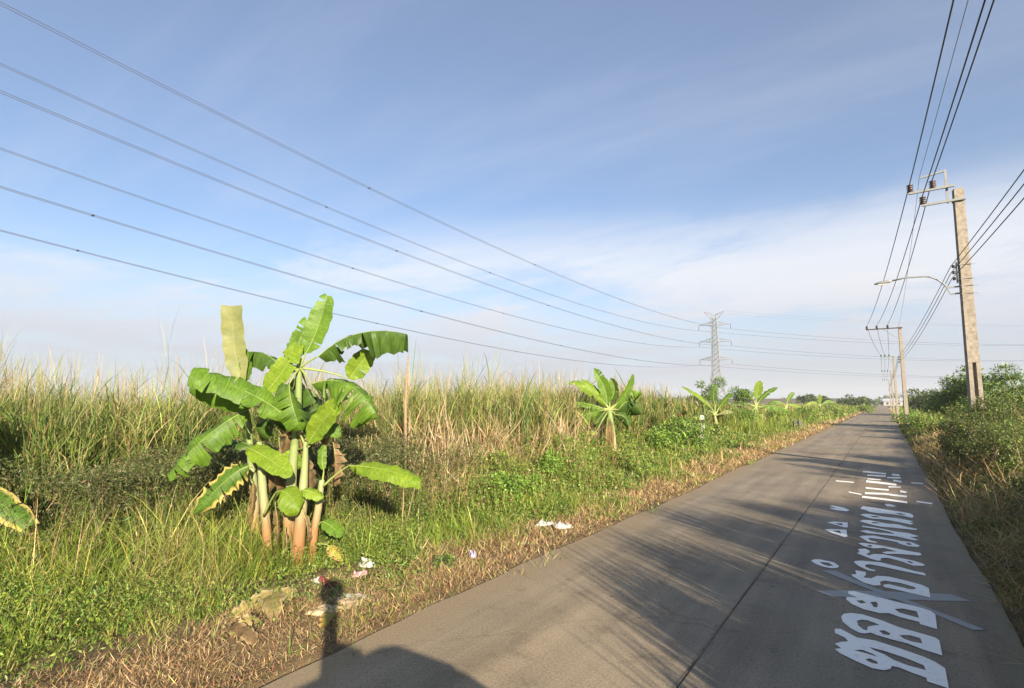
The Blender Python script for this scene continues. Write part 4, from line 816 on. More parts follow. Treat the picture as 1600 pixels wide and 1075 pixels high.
BRIG = [(0.15, 0.25, 0.04), (0.19, 0.28, 0.05), (0.12, 0.21, 0.035)]
DARK = [(0.055, 0.09, 0.03), (0.075, 0.115, 0.035), (0.10, 0.14, 0.045)]
BANK = [(0.075, 0.125, 0.028), (0.11, 0.155, 0.035), (0.06, 0.10, 0.025), (0.15, 0.18, 0.045), (0.17, 0.145, 0.07)]
def on(px, d): 
    p = CAM + (fw + RT * ((px - 800) / FPX)) * d; return Vector((p.x, p.y, gz(p.x, p.y)))
GV = 'leafy bushes on the left verge'
shrub('leafy_bush', 'upright light green leafy weed bush right of the heap of broken reeds', 'bush', gp(868, 775), 1.5, 0.9, 4200, 0.075, BRIG, GV)
shrub('leafy_bush', 'low bright green weed bush at the foot of the reeds, above the white litter bags', 'bush', gp(800, 800), 1.0, 0.8, 3600, 0.07, BRIG, GV)
shrub('leafy_bush', 'small round bright weed close to the dry verge, right of the long low banana leaf', 'bush', gp(715, 800), 0.6, 0.6, 2200, 0.06, BRIG, GV)
shrub('leafy_bush', 'tiny dark green seedling bush on the dry verge by the lilac wrapper', 'bush', gp(690, 892), 0.22, 0.26, 420, 0.045, MIDG, GV)
shrub('leafy_bush', 'dark green bush left of the second banana plant, in its shade', 'bush', gp(905, 742), 1.1, 0.8, 3000, 0.08, BRIG, GV)
shrub('leafy_bush', 'broad green bush right of the second banana plant', 'bush', gp(1022, 718), 1.35, 1.3, 5200, 0.10, BRIG, GV)
shrub('leafy_bush', 'bright low bush spreading onto the dry verge before the white post', 'bush', gp(1062, 706), 1.1, 1.4, 3600, 0.10, BRIG, GV)
shrub('leafy_bush', 'rounded bush behind and between the second banana plant and the white post', 'bush', on(1045, 31), 2.0, 2.1, 5200, 0.13, MIDG + BRIG, GV)
shrub('roadside_tree', 'dense dark green small tree just behind the white post, under the lattice tower', 'tree', on(1104, 53), 5.5, 1.9, 5200, 0.16, MIDG, 'small trees on the left verge', trunk=0.1)
shrub('roadside_tree', 'rounder green small tree right of the lattice tower foot', 'tree', on(1142, 57), 5.0, 2.3, 4600, 0.16, MIDG, 'small trees on the left verge', trunk=0.1)
shrub('leafy_bush', 'low green bush between the third and fourth banana plants', 'bush', on(1156, 52), 2.2, 1.8, 3000, 0.12, BRIG, GV)
for i, (px, d, h, r_, lab) in enumerate([(1212, 66, 2.2, 2.2, 'low roadside bush beyond the old tyres'), (1262, 74, 2.0, 2.4, 'pale roadside bush left of the small white kerb post'), (1300, 100, 2.2, 2.6, 'roadside bush behind the small white kerb post'), (1345, 130, 2.0, 2.6, 'furthest roadside bush by the narrowing road')]):
    shrub('leafy_bush', lab, 'bush', on(px, d), h, r_, 1500, 0.25, BRIG + [(0.26, 0.26, 0.09)], GV)
FT = 'trees on the far left horizon'
for px, d, h, r_, lab in [(1262, 260, 7.0, 5.0, 'small dark tree on the skyline above the leftmost far field'), (1283, 250, 5.6, 4.0, 'low dark tree on the skyline right of the small far tree'), (1337, 210, 6.6, 5.6, 'rounded grey-green tree beside the far end of the road'), (1322, 260, 5.0, 5.0, 'flat dark tree merging with the rounded tree at the far end of the road')]:
    shrub('far_tree', lab, 'tree', on(px, d), h, r_, 1800, 0.7, DARK, FT, trunk=0.25, nb=8)
RV = 'bushes on the right bank'
for px, d, h, r_, n_, ls, cols, lab in [
    (1556, 15.5, 2.35, 1.1, 6500, 0.085, BANK, 'mid green bush on the right bank in front of the nearest pole'),
    (1600, 14, 2.1, 1.2, 6500, 0.085, BANK + BRIG, 'sunlit bush at the right edge of the photo, before the nearest pole'),
    (1528, 17.2, 2.75, 0.95, 6000, 0.095, BANK, 'vine-covered bush climbing the foot of the nearest pole'),
    (1580, 20, 3.05, 1.6, 6000, 0.10, BANK + BRIG, 'light green bush right of the nearest pole'),
    (1505, 21.5, 2.1, 1.0, 4200, 0.10, BANK, 'darker bush left of the foot of the nearest pole'),
    (1500, 18.5, 2.0, 0.9, 4500, 0.085, BANK, 'creeper-covered bush sloping down to the road left of the nearest pole foot'),
    (1585, 17, 2.9, 1.3, 6500, 0.09, BANK, 'tall mixed bush just right of the foot of the nearest pole'),
    (1640, 10.5, 1.2, 0.8, 5200, 0.075, BANK, 'brown-flecked bush low at the right edge of the photo')]:
    shrub('bank_bush', lab, 'bush', on(px, d), h, r_, int(n_ * 2.2), ls * 0.62, cols, RV, trunk=0.05, shell=0.35, nb=13, ratio=0.4)
RTR = 'trees behind the right bank'
for px, d, h, r_, n_, ls, cols, lab in [
    (1492, 52, 5.4, 3.0, 5000, 0.26, MIDG, 'rounded leafy tree left of the nearest pole, behind the bank'),
    (1550, 46, 5.6, 2.9, 5000, 0.26, MIDG, 'tall leafy tree right of the nearest pole, behind the bank'),
    (1525, 50, 4.9, 2.8, 4000, 0.26, MIDG, 'tree mostly hidden behind the nearest pole'),
    (1592, 40, 4.2, 2.4, 4000, 0.22, MIDG, 'leafy tree at the right edge behind the bank'),
    (1445, 110, 4.8, 5.0, 2600, 0.5, DARK, 'dark flat-topped tree just right of the second pole'),
    (1465, 100, 4.6, 4.6, 2600, 0.5, DARK, 'dark tree between the second pole and the rounded leafy tree')]:
    shrub('bank_tree', lab, 'tree', on(px, d), h, r_, int(n_ * 1.6), ls * 0.75, cols, RTR, trunk=0.12, nb=13)
shrub('bank_bush', 'sunlit yellow-green bush on the bank right of the second pole', 'bush', on(1440, 44), 1.5, 1.7, 3200, 0.13, BRIG + [(0.28, 0.28, 0.09)], RV, trunk=0.0)
shrub('bank_bush', 'pale green bush on the bank behind the orange earth', 'bush', on(1468, 36), 1.4, 1.5, 3200, 0.12, BRIG + [(0.28, 0.28, 0.09)], RV, trunk=0.0)
shrub('bank_bush', 'low green bush on the bank beyond the second pole', 'bush', on(1420, 70), 1.4, 2.0, 2200, 0.2, BRIG, RV, trunk=0.0)

# ------------------------------------------------------------------ banana plants
def bez(a, m, b, t):                       # quadratic through m at the middle
    c = m * 2 - (a + b) * 0.5; return a * (1 - t) ** 2 + c * (2 * t * (1 - t)) + b * t * t
def banana_leaf(root, foot, base, mid, tip, width, nrm, mat, fold=0.25, droop=0.15, tears=3, blunt=0.15, seed=0, nl=22, rib_r=0.014, trim=0.0, rag=0.0, name='leaf'):
    """one leaf: petiole from foot to base, midrib base-mid-tip, blade halves torn along the cross veins"""
    rg = np.random.default_rng(seed + 11); foot, base, mid, tip = (Vector(p) for p in (foot, base, mid, tip)); nrm = Vector(nrm)
    cuts = {-1: set(), 1: set()}
    for sd in (-1, 1):
        for _ in range(tears): cuts[sd].add(int(rg.integers(2, nl - 1)))
    V = []; F = []; UV = []
    NA = 4
    for sd in (-1, 1):
        dr = droop * rg.uniform(0.7, 1.3); row = None
        def mk(i, dr, sh):
            t = i / nl; p = bez(base, mid, tip, t); q = bez(base, mid, tip, min(1, t + 0.02)) - bez(base, mid, tip, max(0, t - 0.02)); q.normalize()
            s = q.cross(nrm); s = s.normalized() * sd if s.length > 1e-6 else RT * sd; n2 = (s * sd).cross(q).normalized()
            pr = min(1.0, (math.sin(math.pi * min(1, t * 0.5 / 0.42 + 0.08)) if t < 0.42 else 1.0)); pr = max(pr, 0.12) if t > 0 else 0.10
            if t > 0.55: pr *= math.sqrt(max(blunt ** 2, 1 - ((t - 0.55) / 0.45) ** 2 * (1 - blunt ** 2)))
            if trim and t > 1 - trim: pr *= 0.9
            wd = width * 0.5 * pr * (1 + 0.05 * math.sin(i * 1.3 + seed)) * (1 - rag * abs(math.sin(i * 2.1 + seed * 1.7)))
            ix = len(V)
            for a in range(NA + 1):
                u = a / NA; lift = fold * wd * u - dr * width * u * u; wv = (0.012 * math.sin(t * 17 + seed) + 0.014 * math.sin(t * 41 + seed * 2.3) * u) * u
                V.append(p + s * (wd * u) + n2 * (lift + wv) + q * (sh * u * width + 0.10 * wd * u)); UV.append((t, u))
            return ix
        prev = mk(0, dr, 0.0); sh = 0.0
        for i in range(1, nl + 1):
            cur = mk(i, dr, sh)
            for a in range(NA): F.append((prev + a, prev + a + 1, cur + a + 1, cur + a) if sd > 0 else (prev + a, cur + a, cur + a + 1, prev + a + 1))
            prev = cur
            if i in cuts[sd]:
                dr = droop * rg.uniform(0.2, 2.2); sh = rg.uniform(-0.10, 0.12)
                prev = mk(i, dr, sh)
    v = np.array([tuple(p) for p in V]); f = np.array(F)
    lf = np_mesh(name, v, [f], mat, uvs=np.array(UV, np.float32), parent=root, smooth=True)
    mb = MB(); pts = []; rad = []
    mm = foot.lerp(base, 0.5) + UPZ * (0.04 * (base - foot).length) if (base - foot).length > 0.05 else foot
    k = 6
    for i in range(k): pts.append(bez(foot, mm, base, i / k)); rad.append(rib_r * (1.7 - 0.95 * i / k))
    for i in range(0, 9): pts.append(bez(base, mid, tip, i / 8 * 0.97) - nrm * 0.002); rad.append(rib_r * (0.55 - 0.45 * i / 8))
    mb.tube(pts, rad, 7); mb.build('midrib', M['rib'], lf, True)
    return lf
def pseudostem(root, pts, rad, mat=None, name='stem'):
    P = [Vector(p) for p in pts]; fine = []; rr = []
    n = 14
    for i in range(n + 1):
        u = i / n * (len(P) - 1); k = min(int(u), len(P) - 2); f = u - k; fine.append(P[k].lerp(P[k + 1], f)); rr.append((rad[k] * (1 - f) + rad[k + 1] * f) * (1 + 0.05 * math.sin(i * 2.7 + P[0].x * 5)))
    me_mb = MB(); me_mb.tube(fine, rr, 14); o = me_mb.build(name, mat or M['stem'], root, True)
    # give the stem its own origin at the foot so its colouring runs up from the ground
    f0 = P[0]; o.data.transform(Matrix.Translation(-f0)); o.matrix_parent_inverse = Matrix.Identity(4); o.location = f0 - Vector(root.location)
    return o
VC = (CAM - D(470, 700, 8)).normalized()          # roughly towards the camera, for leaves seen broadside
def main_banana():
    b = gp(465, 888); d0 = project(b)[2]; root = empty('banana_plant', b, 'big clump of banana plants with torn leaves and orange-brown stem feet', 'banana plant', 'banana plants along the left verge')
    q = lambda px, py, dd=0.0: D(px, py, d0 + dd)
    pm = lambda px: px * d0 / FPX                     # photo pixels to metres here
    g = lambda px, py, dd: (lambda p: Vector((p.x, p.y, gz(p.x, p.y) - 0.04)))(q(px, py, dd))
    pseudostem(root, [g(464, 892, 0), q(467, 840), q(472, 790), q(476, 730), q(478, 690)], [pm(11), pm(9.5), pm(7.5), pm(5.5), pm(3.5)])
    pseudostem(root, [g(452, 870, 0.35), q(452, 800, .35), q(458, 720, .3), q(466, 640, .25), q(468, 560, .2)], [pm(10), pm(9), pm(7), pm(5.5), pm(4)])
    pseudostem(root, [g(421, 872, 0.25), q(416, 820, .25), q(411, 770, .25), q(407, 720, .25), q(405, 690, .25)], [pm(8), pm(7), pm(6.5), pm(6), pm(4)])
    pseudostem(root, [g(487, 872, 0.1), q(491, 830, .1), q(498, 790, .1), q(503, 750, .1)], [pm(6), pm(6), pm(5.5), pm(4)])
    pseudostem(root, [g(400, 850, 0.7), q(398, 780, .7), q(392, 715, .7), q(388, 660, .7)], [pm(8), pm(7), pm(6), pm(4)])
    top, mids, left, rgt, back = q(468, 575, .2), q(478, 700), q(406, 705, .25), q(503, 762, .1), q(389, 668, .7)
    U = UPZ; c = VC; tl = lambda x: (RT * x + VC).normalized()
    Lf = lambda *a, **k: banana_leaf(root, *a, **k)
    # crown of the tall back stem
    Lf(top, q(478, 552, .2), q(497, 510, .25), q(512, 462, .35), pm(37), tl(-0.25), M['bl'], fold=0.4, droop=0.04, tears=3, blunt=0.35, seed=1)
    Lf(top, q(449, 570, .35), q(464, 540, .45), q(480, 500, .55), pm(34), tl(0.3), M['bl'], fold=0.3, droop=0.1, tears=3, blunt=0.3, seed=2, rag=0.2)
    Lf(top, q(497, 557, .1), q(560, 521, .0), q(636, 522, -.1), pm(40), (U * 0.75 + c * 0.6 - RT * 0.1), M['bl_dark'], fold=-0.15, droop=0.45, tears=8, blunt=0.55, seed=3, rag=0.5)
    Lf(top, q(440, 578, .5), q(412, 552, .7), q(375, 553, .9), pm(36), (U * 0.7 + c * 0.5), M['bl_dark'], fold=0.0, droop=0.4, tears=5, seed=4, rag=0.3)
    Lf(top, q(415, 612, -.1), q(438, 585, -.05), q(467, 540, .1), pm(32), tl(-0.15), M['bl_light'], fold=0.55, droop=0.02, tears=3, blunt=0.4, seed=5)
    Lf(top, q(487, 600, -.1), q(545, 600, -.3), q(590, 652, -.45), pm(58), (U * 0.6 + c * 0.7 + RT * 0.2), M['bl'], fold=-0.05, droop=0.45, tears=26, seed=6, nl=40, rag=0.15)
    Lf(top, q(546, 592, .5), q(560, 572, .5), q(578, 548, .5), pm(36), tl(0.1), M['bl_light'], fold=0.25, droop=0.0, tears=1, blunt=0.5, seed=7)
    Lf(top, q(452, 600, -.15), q(456, 630, -.3), q(470, 672, -.35), pm(38), tl(0.35), M['bl'], fold=-0.25, droop=0.3, tears=8, seed=8)
    # big leaf reaching left and the long hanging one
    Lf(q(470, 640, .1), q(452, 655, -.25), q(385, 612, -.45), q(297, 584, -.6), pm(48), (U * 0.55 + c * 0.8 + RT * 0.15), M['bl'], fold=0.1, droop=0.16, tears=9, rag=0.12, blunt=0.75, seed=9)
    Lf(q(452, 640, .2), q(392, 636, .0), q(344, 620, -.1), q(296, 604, -.2), pm(40), (c - U * 0.25), M['bl'], fold=-0.1, droop=0.1, tears=1, blunt=0.5, seed=10)
    Lf(q(392, 668, .6), q(388, 640, .1), q(330, 676, -.25), q(262, 742, -.5), pm(48), (U * 0.5 + c * 0.85 - RT * 0.2), M['bl'], fold=-0.1, droop=0.28, tears=16, nl=30, rag=0.12, blunt=0.45, seed=11)
    # upright pale leaf at the left, seen from behind
    Lf(back, q(378, 602, .6), q(367, 545, .6), q(362, 478, .55), pm(34), tl(-0.1), M['bl_pale'], fold=0.05, droop=-0.05, tears=0, blunt=0.92, seed=12)
    Lf(back, q(384, 596, .7), q(384, 570, .7), q(378, 540, .7), pm(22), tl(0.9), M['bl'], fold=0.1, droop=0.1, tears=0, seed=13)
    Lf(top, q(458, 606, .4), q(430, 640, .5), q(398, 668, .45), pm(46), (U * 0.6 + c * 0.6 - RT * 0.2), M['bl_dark'], fold=0, droop=0.4, tears=8, seed=31, rag=0.3)
    Lf(top, q(480, 606, .5), q(505, 640, .6), q(512, 690, .5), pm(44), (U * 0.5 + c * 0.6 + RT * 0.3), M['bl_dark'], fold=0, droop=0.4, tears=8, seed=32, rag=0.3)
    Lf(top, q(466, 600, .6), q(470, 640, .7), q(478, 690, .6), pm(50), tl(0.2), M['bl_dark'], fold=-0.1, droop=0.4, tears=6, seed=33, rag=0.3)
    # leaves of the front stem
    Lf(mids, q(482, 692, -.1), q(503, 660, -.2), q(530, 626, -.3), pm(34), tl(-0.35), M['bl_light'], fold=0.3, droop=0.05, tears=0, blunt=0.4, seed=14)
    Lf(mids, q(461, 662, -.1), q(452, 640, -.15), q(446, 600, -.2), pm(34), tl(0.4), M['bl_dark'], fold=0.1, droop=0.2, tears=2, seed=15)
    Lf(mids, q(512, 682, .2), q(520, 674, .25), q(532, 668, .3), pm(26), (c + U * 0.3), M['bl'], fold=0.0, droop=0.1, tears=0, seed=16)
    Lf(mids, q(462, 705, .3), q(455, 722, .3), q(452, 745, .3), pm(36), tl(0.1), M['bl_light'], fold=0.0, droop=0.1, tears=1, seed=17)
    # leaves of the left stems
    Lf(left, q(386, 699, -.1), q(418, 716, -.25), q(455, 744, -.35), pm(36), (U * 0.6 + c * 0.7), M['bl_light'], fold=0.1, droop=0.05, tears=0, blunt=0.1, seed=18)
    Lf(left, q(390, 728, .1), q(356, 748, -.05), q(303, 803, -.2), pm(44), (U * 0.3 + c * 0.9 - RT * 0.15), M['bl_edge'], fold=0.0, droop=0.2, tears=9, seed=19, rag=0.3)
    Lf(left, q(396, 700, .3), q(370, 690, .3), q(340, 702, .3), pm(30), (U * 0.8 + c * 0.4), M['bl_dark'], fold=0.0, droop=0.2, tears=3, seed=20)
    # low leaves in front and to the right
    Lf(q(412, 806, .1), q(432, 768, -.2), q(450, 772, -.3), q(468, 798, -.35), pm(40), (U * 0.7 + c * 0.6), M['bl_light'], fold=0.1, droop=0.15, tears=1, seed=21)
    Lf(q(476, 772, 0), q(470, 765, -.25), q(486, 768, -.25), q(506, 776, -.25), pm(22), (U * 0.7 + c * 0.6), M['bl_light'], fold=0.0, droop=0.2, tears=0, seed=22)
    Lf(rgt, q(546, 727, -.1), q(600, 734, -.3), q(657, 752, -.5), pm(30), (U * 0.7 + c * 0.65), M['bl_light'], fold=0.15, droop=0.2, tears=1, blunt=0.3, seed=23)
    Lf(rgt, q(506, 735, .1), q(503, 715, .1), q(507, 695, .15), pm(14), tl(0.2), M['bl'], fold=0.2, droop=0.0, tears=0, seed=24)
    Lf(q(494, 825, .1), q(503, 815, -.05), q(517, 822, -.1), q(534, 838, -.15), pm(24), (U * 0.7 + c * 0.6), M['bl'], fold=0.1, droop=0.1, tears=0, seed=25)
    Lf(q(496, 850, .1), q(513, 852, -.05), q(522, 862, -.1), q(537, 876, -.12), pm(17), (U * 0.6 + c * 0.7), M['bl_yellow'], fold=0.0, droop=0.1, tears=0, seed=26)
    # dead leaves hanging against the stems
    for i, (x0, y0, x1, y1, w, dd) in enumerate([(450, 662, 440, 715, 34, .3), (462, 668, 470, 712, 24, .25), (430, 790, 432, 862, 14, .2), (520, 690, 522, 760, 26, .5), (395, 750, 388, 830, 18, .6), (500, 640, 508, 700, 26, .45), (474, 800, 480, 850, 9, -.15), (446, 830, 444, 880, 10, .0), (436, 690, 432, 770, 26, .5), (470, 700, 486, 780, 30, .5), (412, 700, 420, 770, 22, .5)]):
        Lf(q(x0, y0 - 6, dd + .08), q(x0, y0, dd), q((x0 + x1) / 2 + 3, (y0 + y1) / 2, dd - .08), q(x1, y1, dd), pm(w), tl(random.uniform(-.5, .5)), M['bl_dry'], fold=-0.3, droop=0.4, tears=6, seed=40 + i, nl=14, rag=0.5, rib_r=0.008, name='dead_leaf')
    return root
main_banana()
def px_banana(base_px, stems, leaves, label, dead=3, grow=1.0):
    """a plant given by where its parts show: stem (px,py,half width) lists and leaves"""
    b = gp(*base_px); d0 = project(b)[2]; root = empty('banana_plant', b, label, 'banana plant', 'banana plants along the left verge'); pm = lambda px: px * d0 / FPX
    c = (CAM - b).normalized(); q = lambda x, y, dd=0.0: D(x, y, d0 + dd)
    tops = []
    for st in stems:
        pts = [q(x, y) for x, y, _ in st]; pts[0].z = min(pts[0].z, gz(pts[0].x, pts[0].y) - 0.03); pseudostem(root, pts, [pm(r) for _, _, r in st]); tops.append(pts[-1])
    for i, (fi, b0, m0, t0, w, mode, mk, kw) in enumerate(leaves):
        nr = {'c': c, 'u': UPZ * 0.75 + c * 0.6, 'l': c - RT * 0.4, 'r': c + RT * 0.4}[mode]
        if grow != 1.0:
            tx, ty = stems[fi][-1][:2]; b0, m0, t0 = ((tx + (p[0] - tx) * grow, ty + (p[1] - ty) * grow) for p in (b0, m0, t0)); w *= grow
        jr = random.Random(int(base_px[0]) * 31 + i); jj = lambda p, k: (p[0] + jr.uniform(-k, k) * 20 / d0, p[1] + jr.uniform(-k, k) * 20 / d0); m0, t0 = jj(m0, 3), jj(t0, 5); kw = dict(kw, tears=kw.get('tears', 0) + jr.randint(1, 4), rag=0.25)
        f = tops[fi]; banana_leaf(root, f, q(*b0), q(*m0), q(*t0), pm(w), nr, M[mk], seed=100 + i + int(base_px[0]), nl=16, rib_r=max(0.012, pm(1.0)), **kw)
    x, y = base_px
    for i in range(dead):
        ox = random.uniform(-7, 7) * 20 / d0; top = stems[0][-1]; hgt = (y - top[1])
        banana_leaf(root, q(top[0] + ox * .4, top[1] + hgt * .12), q(top[0] + ox * .6, top[1] + hgt * .18, -.2), q(top[0] + ox * 1.1, top[1] + hgt * .45, -.33), q(top[0] + ox, top[1] + hgt * .85, -.3), pm(6.5 * 20 / d0), c, M['bl_dry'], fold=-0.2, droop=0.4, tears=4, seed=300 + i, nl=10, rag=0.5, rib_r=0.01, name='dead_leaf')
    return root
px_banana((958, 733), [[(958, 733, 8), (957, 700, 7), (955, 670, 5.5), (952, 640, 3.5)]], [
    (0, (948, 632), (943, 606), (929, 577), 22, 'c', 'bl', dict(fold=.35, droop=.0, tears=2)),
    (0, (946, 632), (920, 603), (890, 594), 24, 'u', 'bl_light', dict(fold=.1, droop=.2, tears=4)),
    (0, (953, 626), (958, 608), (953, 594), 18, 'l', 'bl', dict(fold=.5, droop=.0, tears=1)),
    (0, (962, 632), (981, 612), (988, 584), 13, 'r', 'bl', dict(fold=.7, droop=.0, tears=1)),
    (0, (960, 636), (982, 612), (1006, 616), 28, 'u', 'bl', dict(fold=0., droop=.55, tears=8)),
    (0, (966, 640), (985, 626), (1002, 648), 32, 'u', 'bl_dark', dict(fold=0., droop=.6, tears=9)),
    (0, (942, 638), (920, 629), (894, 631), 18, 'u', 'bl', dict(fold=0., droop=.2, tears=3)),
    (0, (938, 642), (918, 648), (896, 664), 34, 'c', 'bl', dict(fold=-.05, droop=.15, tears=2)),
    (0, (946, 642), (932, 658), (930, 664), 18, 'c', 'bl_dark', dict(fold=-.05, droop=.15, tears=1)),
    (0, (932, 674), (908, 680), (876, 694), 20, 'u', 'bl_light', dict(fold=.0, droop=.2, tears=3)),
    (0, (962, 648), (976, 650), (985, 668), 20, 'c', 'bl_dark', dict(fold=-.1, droop=.2, tears=3))], 'second nearest banana plant, single stem with a shaggy dry trunk', dead=7)
px_banana((1118, 682), [[(1118, 682, 3.6), (1118, 665, 3), (1117, 650, 2)]], [
    (0, (1113, 640), (1098, 626), (1077, 616), 10, 'u', 'bl_light', dict(fold=.1, droop=.05, tears=0)),
    (0, (1122, 640), (1130, 630), (1138, 622), 9, 'u', 'bl', dict(fold=.1, droop=.05, tears=1)),
    (0, (1122, 648), (1132, 643), (1140, 646), 8, 'u', 'bl_pale', dict(fold=.0, droop=.2, tears=2)),
    (0, (1112, 644), (1102, 644), (1092, 650), 10, 'u', 'bl_dark', dict(fold=.0, droop=.2, tears=2)),
    (0, (1117, 636), (1116, 624), (1120, 612), 9, 'c', 'bl_dark', dict(fold=.1, droop=.05, tears=0)),
    (0, (1122, 664), (1128, 666), (1134, 674), 8, 'u', 'bl', dict(fold=.0, droop=.2, tears=0))], 'third banana plant from the camera, slim stem standing just right of the white post', dead=2, grow=1.3)
px_banana((1178, 672), [[(1178, 672, 2.8), (1178, 655, 2.6), (1181, 635, 1.8)]], [
    (0, (1181, 626), (1183, 616), (1184, 604), 12, 'c', 'bl_light', dict(fold=.1, droop=.0, tears=0)),
    (0, (1179, 628), (1170, 618), (1165, 618), 9, 'u', 'bl', dict(fold=.0, droop=.2, tears=2)),
    (0, (1184, 630), (1194, 620), (1207, 612), 9, 'u', 'bl', dict(fold=.1, droop=.05, tears=1)),
    (0, (1186, 636), (1202, 634), (1222, 640), 10, 'u', 'bl', dict(fold=.0, droop=.2, tears=3)),
    (0, (1176, 634), (1162, 630), (1148, 636), 10, 'u', 'bl_dark', dict(fold=.0, droop=.2, tears=3)),
    (0, (1184, 644), (1190, 646), (1194, 652), 7, 'u', 'bl_pale', dict(fold=.0, droop=.2, tears=1)),
    (0, (1174, 646), (1166, 650), (1160, 658), 8, 'u', 'bl', dict(fold=.0, droop=.2, tears=1))], 'fourth banana plant from the camera, with one upright light leaf, left of the tyres', dead=2, grow=1.3)
px_banana((1228, 656), [[(1228, 656, 2.0), (1228, 640, 1.6)]], [
    (0, (1230, 634), (1242, 636), (1256, 645), 6, 'u', 'bl_light', dict(fold=.0, droop=.1, tears=1)),
    (0, (1226, 634), (1216, 630), (1206, 636), 7, 'u', 'bl', dict(fold=.0, droop=.2, tears=1)),
    (0, (1229, 632), (1233, 624), (1238, 620), 6, 'c', 'bl', dict(fold=.1, droop=.0, tears=0)),
    (0, (1225, 638), (1214, 640), (1200, 645), 7, 'u', 'bl_light', dict(fold=.0, droop=.2, tears=1))], 'small banana plant behind the old tyres with a pale leaf drooping right', dead=1, grow=1.3)
px_banana((1280, 648), [[(1280, 648, 1.6), (1281, 634, 1.2)]], [
    (0, (1281, 632), (1281, 626), (1282, 620), 6, 'c', 'bl_light', dict(fold=.0, droop=.0, tears=0)),
    (0, (1279, 633), (1272, 629), (1262, 634), 6, 'u', 'bl_light', dict(fold=.0, droop=.2, tears=1)),
    (0, (1283, 633), (1292, 628), (1304, 634), 6, 'u', 'bl', dict(fold=.0, droop=.2, tears=1)),
    (0, (1280, 637), (1270, 640), (1260, 644), 6, 'u', 'bl', dict(fold=.0, droop=.2, tears=1))], 'furthest banana plant, small and bright beyond the old tyres', dead=1, grow=1.3)
def edge_banana():
    b = gp(-95, 905); d0 = project(b)[2]; root = empty('banana_plant', b, 'banana plant past the left edge of the photo, only one yellow-tipped leaf reaching in', 'banana plant', 'banana plants along the left verge')
    q = lambda x, y, dd=0.0: D(x, y, d0 + dd); pm = lambda px: px * d0 / FPX; c = VC
    pseudostem(root, [b - UPZ * 0.05, q(-95, 840), q(-92, 780), q(-90, 740)], [pm(12), pm(10), pm(8), pm(5)]); t = q(-91, 752)
    for i, (b0, m0, t0, w, mk) in enumerate([((-70, 745), (-15, 775), (46, 822), 40, 'bl_edge'), ((-100, 720), (-130, 690), (-190, 700), 40, 'bl'), ((-88, 700), (-85, 650), (-70, 600), 40, 'bl'), ((-98, 700), (-120, 640), (-140, 590), 40, 'bl_dark'), ((-110, 760), (-150, 790), (-180, 850), 36, 'bl')]):
        banana_leaf(root, t, q(*b0), q(*m0), q(*t0), pm(w), UPZ * 0.6 + c * 0.7, M[mk], fold=0.05, droop=0.15, tears=2 if i else 1, blunt=0.55, seed=500 + i)
edge_banana()

# ------------------------------------------------------------------ posts, tyres, stake, litter, earth
def post(base, h, w, label, name='marker_post', dark=True, mat='white_post'):
    o = empty(name, base, label, 'post'); b = Vector(base)
    mb = MB(); a = w / 2; mb.add([b + Vector((x * a, y * a, -0.1)) for x, y in ((-1, -1), (1, -1), (1, 1), (-1, 1))] + [b + Vector((x * a * 0.9, y * a * 0.9, h * 0.95)) for x, y in ((-1, -1), (1, -1), (1, 1), (-1, 1))] + [b + Vector((x * a * 0.55, y * a * 0.55, h)) for x, y in ((-1, -1), (1, -1), (1, 1), (-1, 1))],
        [(0, 1, 5, 4), (1, 2, 6, 5), (2, 3, 7, 6), (3, 0, 4, 7), (4, 5, 9, 8), (5, 6, 10, 9), (6, 7, 11, 10), (7, 4, 8, 11), (8, 9, 10, 11)]); mb.build('shaft', M[mat], o)
    if dark:
        mb = MB(); mb.box(b + Vector((0, 0, h * 0.80)), (w * 1.01, w * 1.01, h * 0.13)); mb.build('band', M['dark_post'], o)
    return o
p = on(1094, 36); post(p, 2.02, 0.27, 'weathered white concrete post in front of the dark bush, left of the slim banana plant')
p = gp(1320, 650); post(p, 0.75, 0.22, 'small white kerb post by the left road edge far down the road', dark=False)
def tyres():
    b = gp(1248, 671); s = 1.0
    for k, (dx, tilt, lab) in enumerate([(0, 0.5, 'old grey tyre leaning on another at the left road edge, the right one'), (-0.42, 0.62, 'old dark tyre leaning on another at the left road edge, the left one')]):
        c = b + RT * (0.25 + dx) + UPZ * 0.42; t = empty('old_tyre', c, lab, 'tyre', 'old tyres dumped by the road')
        ax = (VC + RT * (0.9 if k == 0 else 0.6) + UPZ * tilt).normalized(); a = ax.cross(UPZ).normalized(); e = ax.cross(a); v = []; f = []; n, m = 28, 10
        for i in range(n):
            q = 2 * math.pi * i / n
            for j in range(m):
                w = 2 * math.pi * j / m; rr = 0.42 + 0.14 * math.cos(w) + (0.012 if i % 2 and math.cos(w) > 0.6 else 0); v.append(c + (a * math.cos(q) + e * math.sin(q)) * rr + ax * (0.13 * math.sin(w)))
        for i in range(n):
            for j in range(m): f.append((i * m + j, ((i + 1) % n) * m + j, ((i + 1) % n) * m + (j + 1) % m, i * m + (j + 1) % m))
        mb = MB(); mb.add(v, f); mb.build('tread', M['rubber'], t, True)
tyres()
def stake():
    p0 = on(634, 13.6); top = D(638, 553, 13.6); mb = MB(); pts = [p0 - UPZ * 0.1, p0.lerp(top, .35) + RT * .02, p0.lerp(top, .7) - RT * .03, top]; mb.tube(pts, [0.03, 0.035, 0.04, 0.012], 7); o = mb.build('dead_stalk', mat_plain('dead_stalk_straw', (0.25, 0.17, 0.10), 0.9, var=0.3, scale=14, bump=0.5), None, True)
    tag(o, 'thick dead brown stalk standing straight above the reeds, right of the banana clump', 'stalk')
stake()
